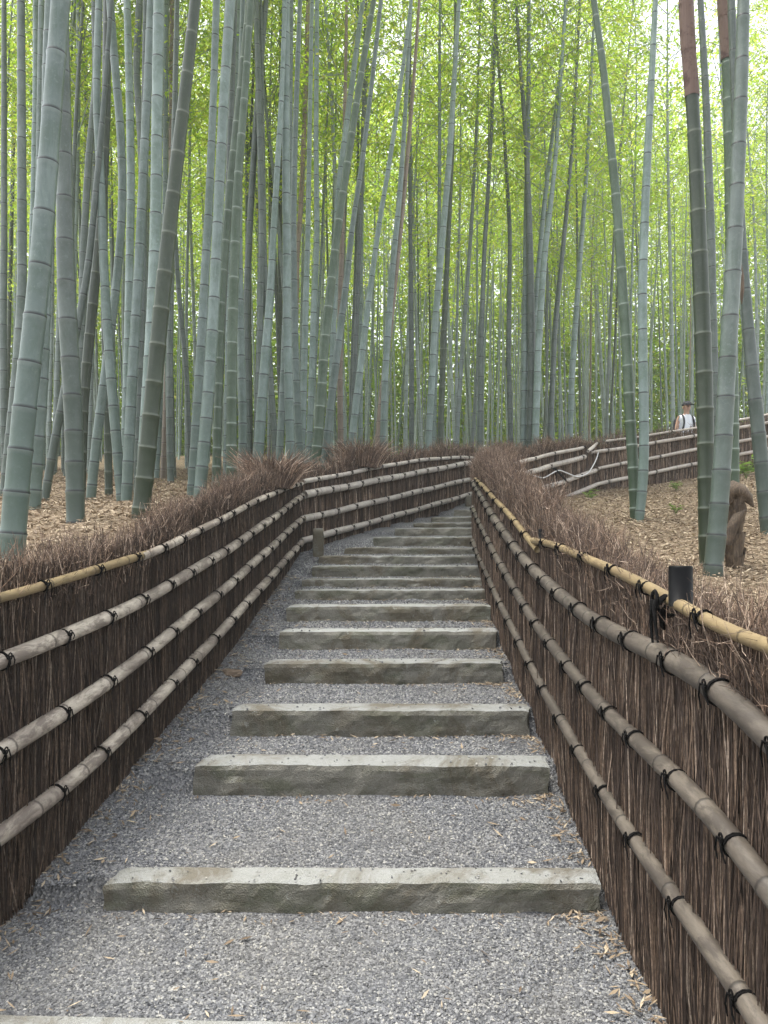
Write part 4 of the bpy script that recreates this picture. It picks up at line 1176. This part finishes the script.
while len(spots) < NFAR and tries < 60000:
    tries += 1
    d = 12.5 + 33 * rr.random() ** 1.25
    px = rr.uniform(-30, 800)
    if d < 14 and px > 190: d += 3
    x = (px - CX) / F * d
    if px > 470 and d < 18.5: continue
    if inside(np.array([x]), np.array([d]))[0]: continue
    if any((x - a) ** 2 + (d - b) ** 2 < .45 ** 2 for a, b, _ in spots): continue
    if px > 620 and rr.random() < .42: continue
    spots.append((x, d, px))
for i, (x, d, px) in enumerate(spots):
    z = zone_of(px)
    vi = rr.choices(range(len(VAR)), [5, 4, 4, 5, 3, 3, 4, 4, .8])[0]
    me, fn, H = VAR[vi]
    root = empty('bamboo', (x, d, float(hill(x, d)) - .03)); root.rotation_euler = (rr.gauss(0, .025), rr.gauss(0, .03), rr.uniform(0, 6.28))
    s = rr.uniform(.82, 1.15); root.scale = (s, s, s)
    tag(root, z[2], 'bamboo', z[3])
    c = bpy.data.objects.new('culm', me); COL.objects.link(c); c.parent = root
    h = H - 8.0
    a, b = fn(h), fn(H)
    place_crown(root, (a[0], a[1], h), (b[0] - a[0], b[1] - a[1], 8.0), i, rr.uniform(1.05, 1.3), rr.uniform(0, 6.28))

# ---- the farthest stems, past the three hundred that show largest
parts = []
for k in range(640):
    d = 27 + 27 * rr.random(); px = rr.uniform(-260, 1040); x = (px - CX) / F * d
    zg = float(hill(x, d)); H = rr.uniform(12, 17); lx, ly = rr.gauss(0, .028), rr.gauss(0, .03); r0 = rr.uniform(.034, .055)
    zs = np.linspace(-.1, H, 14)
    parts.append(tube(np.c_[x + lx * zs + .5 * lx * zs * zs / H, d + ly * zs, zg + zs], r0 * (1 - .9 * (np.clip(zs, 0, H) / H) ** 1.5), 7))
V, Fs = merge(parts)
nv = len(V)
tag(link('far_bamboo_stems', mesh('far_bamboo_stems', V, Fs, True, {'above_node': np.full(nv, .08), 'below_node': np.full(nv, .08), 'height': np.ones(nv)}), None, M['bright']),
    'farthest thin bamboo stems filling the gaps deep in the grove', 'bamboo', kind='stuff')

# ---- distant foliage mass beyond the last stems (nobody could count it)
def leaf_cloud(n, seed):
    R = np.random.default_rng(seed)
    nc = n // 60; lowp = R.random(n // 60) < .17
    px = R.uniform(-420, 1200, nc); d = R.uniform(37, 54, nc)
    x = (px - CX) / F * d
    zmax = 8 + 11 * R.random(nc)
    z = hill(x, d) + np.where(lowp, R.random(nc) * 6.5, R.random(nc) ** 1.3 * 21)
    C = np.stack([x, d, z], -1)
    P = np.repeat(C, 60, 0) + R.normal(0, 1, (nc * 60, 3)) * np.array([.75, .75, .42])
    m = len(P)
    l = R.uniform(.15, .32, m); w = l * R.uniform(.20, .32, m)
    a = R.uniform(0, 6.28, m); dr = R.uniform(-1.0, .2, m)
    u = np.stack([np.cos(a) * np.cos(dr), np.sin(a) * np.cos(dr), np.sin(dr)], -1)
    s = np.cross(u, R.normal(0, 1, (m, 3))); s /= np.linalg.norm(s, axis=1, keepdims=True)
    V = np.stack([P, P + u * (l * .4)[:, None] + s * w[:, None], P + u * l[:, None], P + u * (l * .4)[:, None] - s * w[:, None]], 1)
    return mesh('distant_foliage', V.reshape(-1, 3), [np.arange(m)[:, None] * 4 + np.arange(4)[None]])
tag(link('distant_foliage', leaf_cloud(720000, 5), None, M['leaf']), 'far-off mass of bright yellow green bamboo foliage closing the grove', 'foliage', kind='stuff')

# ------------------------------------------------------------------ litter, fallen leaves, seedlings
def flat_leaves(n, sampler, l0, l1, lift, seed, zf):
    R = np.random.default_rng(seed)
    x, y = sampler(R, n)
    m = len(x)
    z = zf(x, y) + lift * R.random(m) + .004
    a = R.uniform(0, 6.28, m); l = R.uniform(l0, l1, m); w = l * R.uniform(.05, .12, m)
    tilt = R.normal(0, .25, m)
    u = np.stack([np.cos(a) * np.cos(tilt), np.sin(a) * np.cos(tilt), np.sin(tilt)], -1)
    s = np.stack([-np.sin(a), np.cos(a), R.normal(0, .35, m)], -1)
    P = np.stack([x, y, z], -1)
    V = np.stack([P - u * (l * .5)[:, None], P + s * w[:, None], P + u * (l * .5)[:, None], P - s * w[:, None]], 1)
    return V.reshape(-1, 3), [np.arange(m)[:, None] * 4 + np.arange(4)[None]]
def hs(x0, x1, y0, y1):
    def f(R, n):
        x = R.uniform(x0, x1, n); y = R.uniform(y0, y1, n); k = ~near_corr(x, y, .2)
        return x[k], y[k]
    return f
V, Fs = merge([flat_leaves(150000, hs(1.0, 9, 3.4, 15), .022, .075, .03, 1, hill), flat_leaves(170000, hs(-9, -1.2, 3.0, 17), .022, .075, .03, 2, hill)])
tag(link('leaf_litter', mesh('leaf_litter', V, Fs), None, M['litter']), 'dry tan bamboo leaves covering both slopes beside the path', 'leaf litter', kind='stuff')
def ps(R, n):
    y = R.uniform(2.0, 7.5, n); side = R.random(n)
    xl = np.interp(y, [p[1] for p in L_FACE], [p[0] for p in L_FACE]); xr = np.interp(y, [p[1] for p in R_FACE], [p[0] for p in R_FACE])
    e = np.abs(R.normal(0, .085, n)) * (1 + 1.5 * (R.random(n) < .15))
    x = np.where(side < .42, xl + e, np.where(side < .84, xr - e * .7, R.uniform(-1.3, .85, n)))
    k = (x > xl + .01) & (x < xr - .01)
    for d, zt, zb, a, b, T in STEPS:
        k &= ~((y > d - .03) & (y < d + T + .02) & (x > (a - CX) / F * d - .03) & (x < (b - CX) / F * d + .03))
    return x[k], y[k]
def feet(R, n):
    i = R.integers(0, 9, n); d = np.array([q[0] for q in STEPS])[i]
    xl = (np.array([q[3] for q in STEPS])[i] - CX) / F * d; xr = (np.array([q[4] for q in STEPS])[i] - CX) / F * d
    u = R.random(n); u = np.where(R.random(n) < .45, 1 - np.abs(R.normal(0, .07, n)), u)
    x = xl + (xr - xl) * np.clip(u, 0, 1); y = d - .02 - np.abs(R.normal(0, .05, n))
    return x, y
V1, F1_ = flat_leaves(1500, feet, .012, .05, .008, 8, lambda x, y: gravel_z(x, y) + .006)
V, Fs = flat_leaves(2600, ps, .02, .065, .010, 3, lambda x, y: gravel_z(x, y) + .006)
V, Fs = merge([(V, Fs), (V1, F1_)])
tag(link('fallen_leaves', mesh('fallen_leaves', V, Fs), None, M['litter']), 'dry bamboo leaves scattered on the gravel along the fence feet', 'fallen leaves', kind='stuff')

def seedling(px, py, d, s, label, seed):
    R = np.random.default_rng(seed)
    x = (px - CX) / F * d; z = float(hill(x, d))
    root_z = z
    LV, st = [], []
    for k in range(9):
        a = R.uniform(0, 6.28); h = s * R.uniform(.5, 1)
        tip = np.array([math.cos(a) * h * .5, math.sin(a) * h * .5, h * .8])
        st.append([np.zeros(3), tip * np.array([.4, .4, .6]), tip])
        for j in range(7):
            p = tip * R.uniform(.4, 1.05); b = R.uniform(0, 6.28); l = s * R.uniform(.25, .45); w = l * .16
            u = np.array([math.cos(b), math.sin(b), R.uniform(-.3, .3)]); sd = np.array([-math.sin(b), math.cos(b), R.normal(0, .3)])
            LV.append([p, p + u * l * .45 + sd * w, p + u * l, p + u * l * .45 - sd * w])
    V1, q1 = prisms(np.array(st), np.full((9, 3), .003)); LV = np.array(LV); n = len(LV)
    V, Fs = merge([(V1, [q1]), (LV.reshape(-1, 3), [np.arange(n)[:, None] * 4 + np.arange(4)[None]])])
    o = link('seedling', mesh('seedling', V, Fs), None, M['sprout']); o.location = (x, d, z)
    tag(o, label, 'plant', 'green seedlings on the right slope')
seedling(676, 484, 12.6, .24, 'small green seedling at the foot of the hillside fence, below the person', 1)
seedling(746, 472, 12.8, .5, 'largest bright green seedling on the right slope, left of the right edge bamboo', 2)
seedling(591, 494, 12.4, .22, 'small green seedling under the broken rail ends of the fence', 3)
seedling(676, 520, 8.6, .16, 'low pale green seedling out on the open litter of the right slope', 4)
seedling(738, 462, 13.6, .4, 'bright green seedling near the fence behind the brown sheath bundle', 5)

# ------------------------------------------------------------------ the person behind the hillside fence
def skin_figure(name, verts, edges, radii, sub=2):
    me = bpy.data.meshes.new(name); me.from_pydata(verts, edges, [])
    ob = bpy.data.objects.new(name, me); COL.objects.link(ob)
    md = ob.modifiers.new('s', 'SKIN')
    for sv, r in zip(me.skin_vertices[0].data, radii): sv.radius = r if isinstance(r, tuple) else (r, r)
    me.skin_vertices[0].data[0].use_root = True
    sd = ob.modifiers.new('d', 'SUBSURF'); sd.levels = sub; sd.render_levels = sub
    dg = bpy.context.evaluated_depsgraph_get()
    res = bpy.data.meshes.new_from_object(ob.evaluated_get(dg)); res.name = name
    for p in res.polygons: p.use_smooth = True
    bpy.data.objects.remove(ob)
    return res
PD = 17.2; PX = (686 - CX) / F * PD
PZ = float(gravel_z(PX, PD)) + .015
# facing the camera (-y), arms down, slight turn; metres above the feet
vs = [(0, 0, .95), (0, 0, 1.15), (0, 0, 1.38), (0, -.01, 1.48), (0, -.02, 1.56), (0, -.03, 1.66), (0, -.02, 1.73),
      (.18, 0, 1.40), (.24, .01, 1.15), (.23, -.10, .93), (.22, -.15, .84), (-.18, 0, 1.40), (-.24, .02, 1.15), (-.24, -.06, .92), (-.23, -.10, .83),
      (.09, 0, .90), (.10, -.02, .50), (.10, .02, .08), (.11, -.13, .04), (-.09, 0, .90), (-.10, -.06, .50), (-.10, .05, .10), (-.11, -.08, .04)]
es = [(0, 1), (1, 2), (2, 3), (3, 4), (4, 5), (5, 6), (2, 7), (7, 8), (8, 9), (9, 10), (2, 11), (11, 12), (12, 13), (13, 14),
      (0, 15), (15, 16), (16, 17), (17, 18), (0, 19), (19, 20), (20, 21), (21, 22)]
ra = [(.16, .11), (.15, .10), (.17, .10), .06, .058, (.088, .105), (.07, .09), .06, .046, .036, .034, .06, .046, .036, .034,
      .085, .06, .045, .038, .085, .06, .045, .038]
person = link('person', skin_figure('person', vs, es, ra), None, M['skin'])
person.location = (PX, PD, PZ); person.rotation_euler = (0, 0, .25)
tag(person, 'person in a white top and dark cap walking behind the hillside fence', 'person')
# clothes: offset copies of the figure's own surface
def garment(name, mat, keep, grow):
    src = person.data
    bm = bmesh.new(); bm.from_mesh(src); bm.normal_update()
    for v in bm.verts: v.co += v.normal * grow
    bmesh.ops.delete(bm, geom=[f for f in bm.faces if not keep(f.calc_center_median())], context='FACES')
    me = bpy.data.meshes.new(name); bm.to_mesh(me); bm.free()
    me.materials.clear()
    return link(name, me, person, mat)
garment('shirt', M['shirt'], lambda c: .92 < c.z < 1.475 and abs(c.x) < .215, .014)
garment('trousers', M['cloth'], lambda c: .12 < c.z <= .95 and abs(c.x) < .20, .012)
# cap with a brim, face features
bm = bmesh.new(); bmesh.ops.create_uvsphere(bm, u_segments=20, v_segments=12, radius=1)
bmesh.ops.delete(bm, geom=[v for v in bm.verts if v.co.z < -.12], context='VERTS')
for v in bm.verts: v.co = Vector((v.co.x * .105, v.co.y * .125, v.co.z * .10))
r = bmesh.ops.create_grid(bm, x_segments=8, y_segments=5, size=1)
for v in r['verts']:
    x, y = v.co.x, v.co.y
    v.co = Vector((x * .085, -.10 - (y + 1) * .045 * (1 - .35 * x * x), .005 - .02 * x * x))
me = bpy.data.meshes.new('cap'); bm.to_mesh(me); bm.free()
o = link('cap', me, person, M['cloth']); o.location = (0, -.03, 1.70)
bm = bmesh.new(); bmesh.ops.create_cone(bm, segments=8, radius1=.018, radius2=.008, depth=.05, cap_ends=True)
me = bpy.data.meshes.new('nose'); bm.to_mesh(me); bm.free()
o = link('nose', me, person, M['skin']); o.location = (0, -.143, 1.635); o.rotation_euler = (.35, 0, 0)
for sx in (-1, 1):
    bm = bmesh.new(); bmesh.ops.create_uvsphere(bm, u_segments=10, v_segments=8, radius=.011)
    me = bpy.data.meshes.new('eye'); bm.to_mesh(me); bm.free()
    o = link('eye', me, person, M['cloth']); o.location = (sx * .034, -.128, 1.66)
    bm = bmesh.new(); bmesh.ops.create_uvsphere(bm, u_segments=10, v_segments=8, radius=1)
    for v in bm.verts: v.co = Vector((v.co.x * .012, v.co.y * .02, v.co.z * .033))
    me = bpy.data.meshes.new('ear'); bm.to_mesh(me); bm.free()
    o = link('ear', me, person, M['skin']); o.location = (sx * .092, -.02, 1.645)
# backpack with shoulder straps, a thing of its own
bp = empty('backpack', (PX, PD, PZ)); bp.rotation_euler = person.rotation_euler
tag(bp, 'dark backpack with shoulder straps worn over the white top', 'backpack')
U, q = lattice_box(8, 6, 10)
V = []
for u, v, t in U:
    a, b, c = u * 2 - 1, v * 2 - 1, t * 2 - 1
    k = (1 - .18 * (a * a + c * c) / 2)
    V.append((a * .16 * (1 - .12 * c * c), .19 + b * .085 * k, 1.18 + c * .25 * (1 - .08 * a * a)))
link('pack_body', mesh('pack_body', V, [q], True), bp, M['cloth'])
for sx in (-1, 1):
    pth = smooth_path([(sx * .10, .13, 1.42), (sx * .115, .04, 1.50), (sx * .125, -.08, 1.44), (sx * .13, -.125, 1.30), (sx * .15, -.10, 1.12), (sx * .15, .10, 1.02)], .03)
    V, Fs = tube(pth, .022, 8); link('strap', mesh('strap', V, Fs, True), bp, M['cloth'])

# ------------------------------------------------------------------ thin pale air
HAZE = .0022
if HAZE:
    me = bpy.data.meshes.new('haze')
    x0, x1, y0, y1, z0, z1 = -132, 132, -42, 242, -12.6, 38
    bm = bmesh.new(); bmesh.ops.create_cube(bm, size=1)
    for v in bm.verts: v.co = Vector(((x0 + x1) / 2 + v.co.x * (x1 - x0), (y0 + y1) / 2 + v.co.y * (y1 - y0), (z0 + z1) / 2 + v.co.z * (z1 - z0)))
    bm.to_mesh(me); bm.free()
    hm, hnt, hout = new_mat('thin_haze')
    pv = hnt.nodes.new('ShaderNodeVolumePrincipled'); pv.inputs['Color'].default_value = (.92, .95, .9, 1); pv.inputs['Density'].default_value = HAZE
    hnt.links.new(pv.outputs[0], hout.inputs['Volume'])
    tag(link('haze', me, None, hm), kind='stuff')

# ------------------------------------------------------------------ camera, light, sky
cam = bpy.data.cameras.new('camera'); co = bpy.data.objects.new('camera', cam); COL.objects.link(co)
cam.sensor_fit = 'VERTICAL'; cam.sensor_height = 24.0; cam.lens = 24.0 * F / 1024.0
cam.shift_y = (HY - 512) / 1024.0
co.location = (0, 0, 0); co.rotation_euler = (math.radians(90), 0, 0)
cam.clip_start = .05; cam.clip_end = 600
SC.camera = co

sdir = Vector((-.22, .10, .96)).normalized()
el = math.asin(sdir.z); az = math.atan2(sdir.x, sdir.y)
sun = bpy.data.lights.new('sun', 'SUN'); so = bpy.data.objects.new('sun', sun); COL.objects.link(so)
sun.energy = 1.5; sun.angle = math.radians(20); sun.color = (1.0, .96, .88)
so.rotation_euler = (-sdir).to_track_quat('-Z', 'Y').to_euler()
w = bpy.data.worlds.new('World'); SC.world = w; w.use_nodes = True
nt = w.node_tree; nt.nodes.clear()
sky = nt.nodes.new('ShaderNodeTexSky'); sky.sky_type = 'NISHITA'; sky.sun_disc = False
sky.sun_elevation = el; sky.sun_rotation = az; sky.air_density = 1.0; sky.dust_density = 3.0; sky.ozone_density = 1.0
hs_ = nt.nodes.new('ShaderNodeHueSaturation'); hs_.inputs['Saturation'].default_value = .25
bg = nt.nodes.new('ShaderNodeBackground'); bg.inputs['Strength'].default_value = .15
ow = nt.nodes.new('ShaderNodeOutputWorld')
nt.links.new(sky.outputs[0], hs_.inputs['Color']); nt.links.new(hs_.outputs[0], bg.inputs['Color']); nt.links.new(bg.outputs[0], ow.inputs['Surface'])

SC.view_settings.view_transform = 'Standard'; SC.view_settings.look = 'None'
SC.view_settings.exposure = 1.85; SC.view_settings.gamma = 1.0; SC.view_settings.use_curve_mapping = False
SC.cycles.max_bounces = 8; SC.cycles.diffuse_bounces = 4; SC.cycles.transmission_bounces = 5; SC.cycles.glossy_bounces = 2
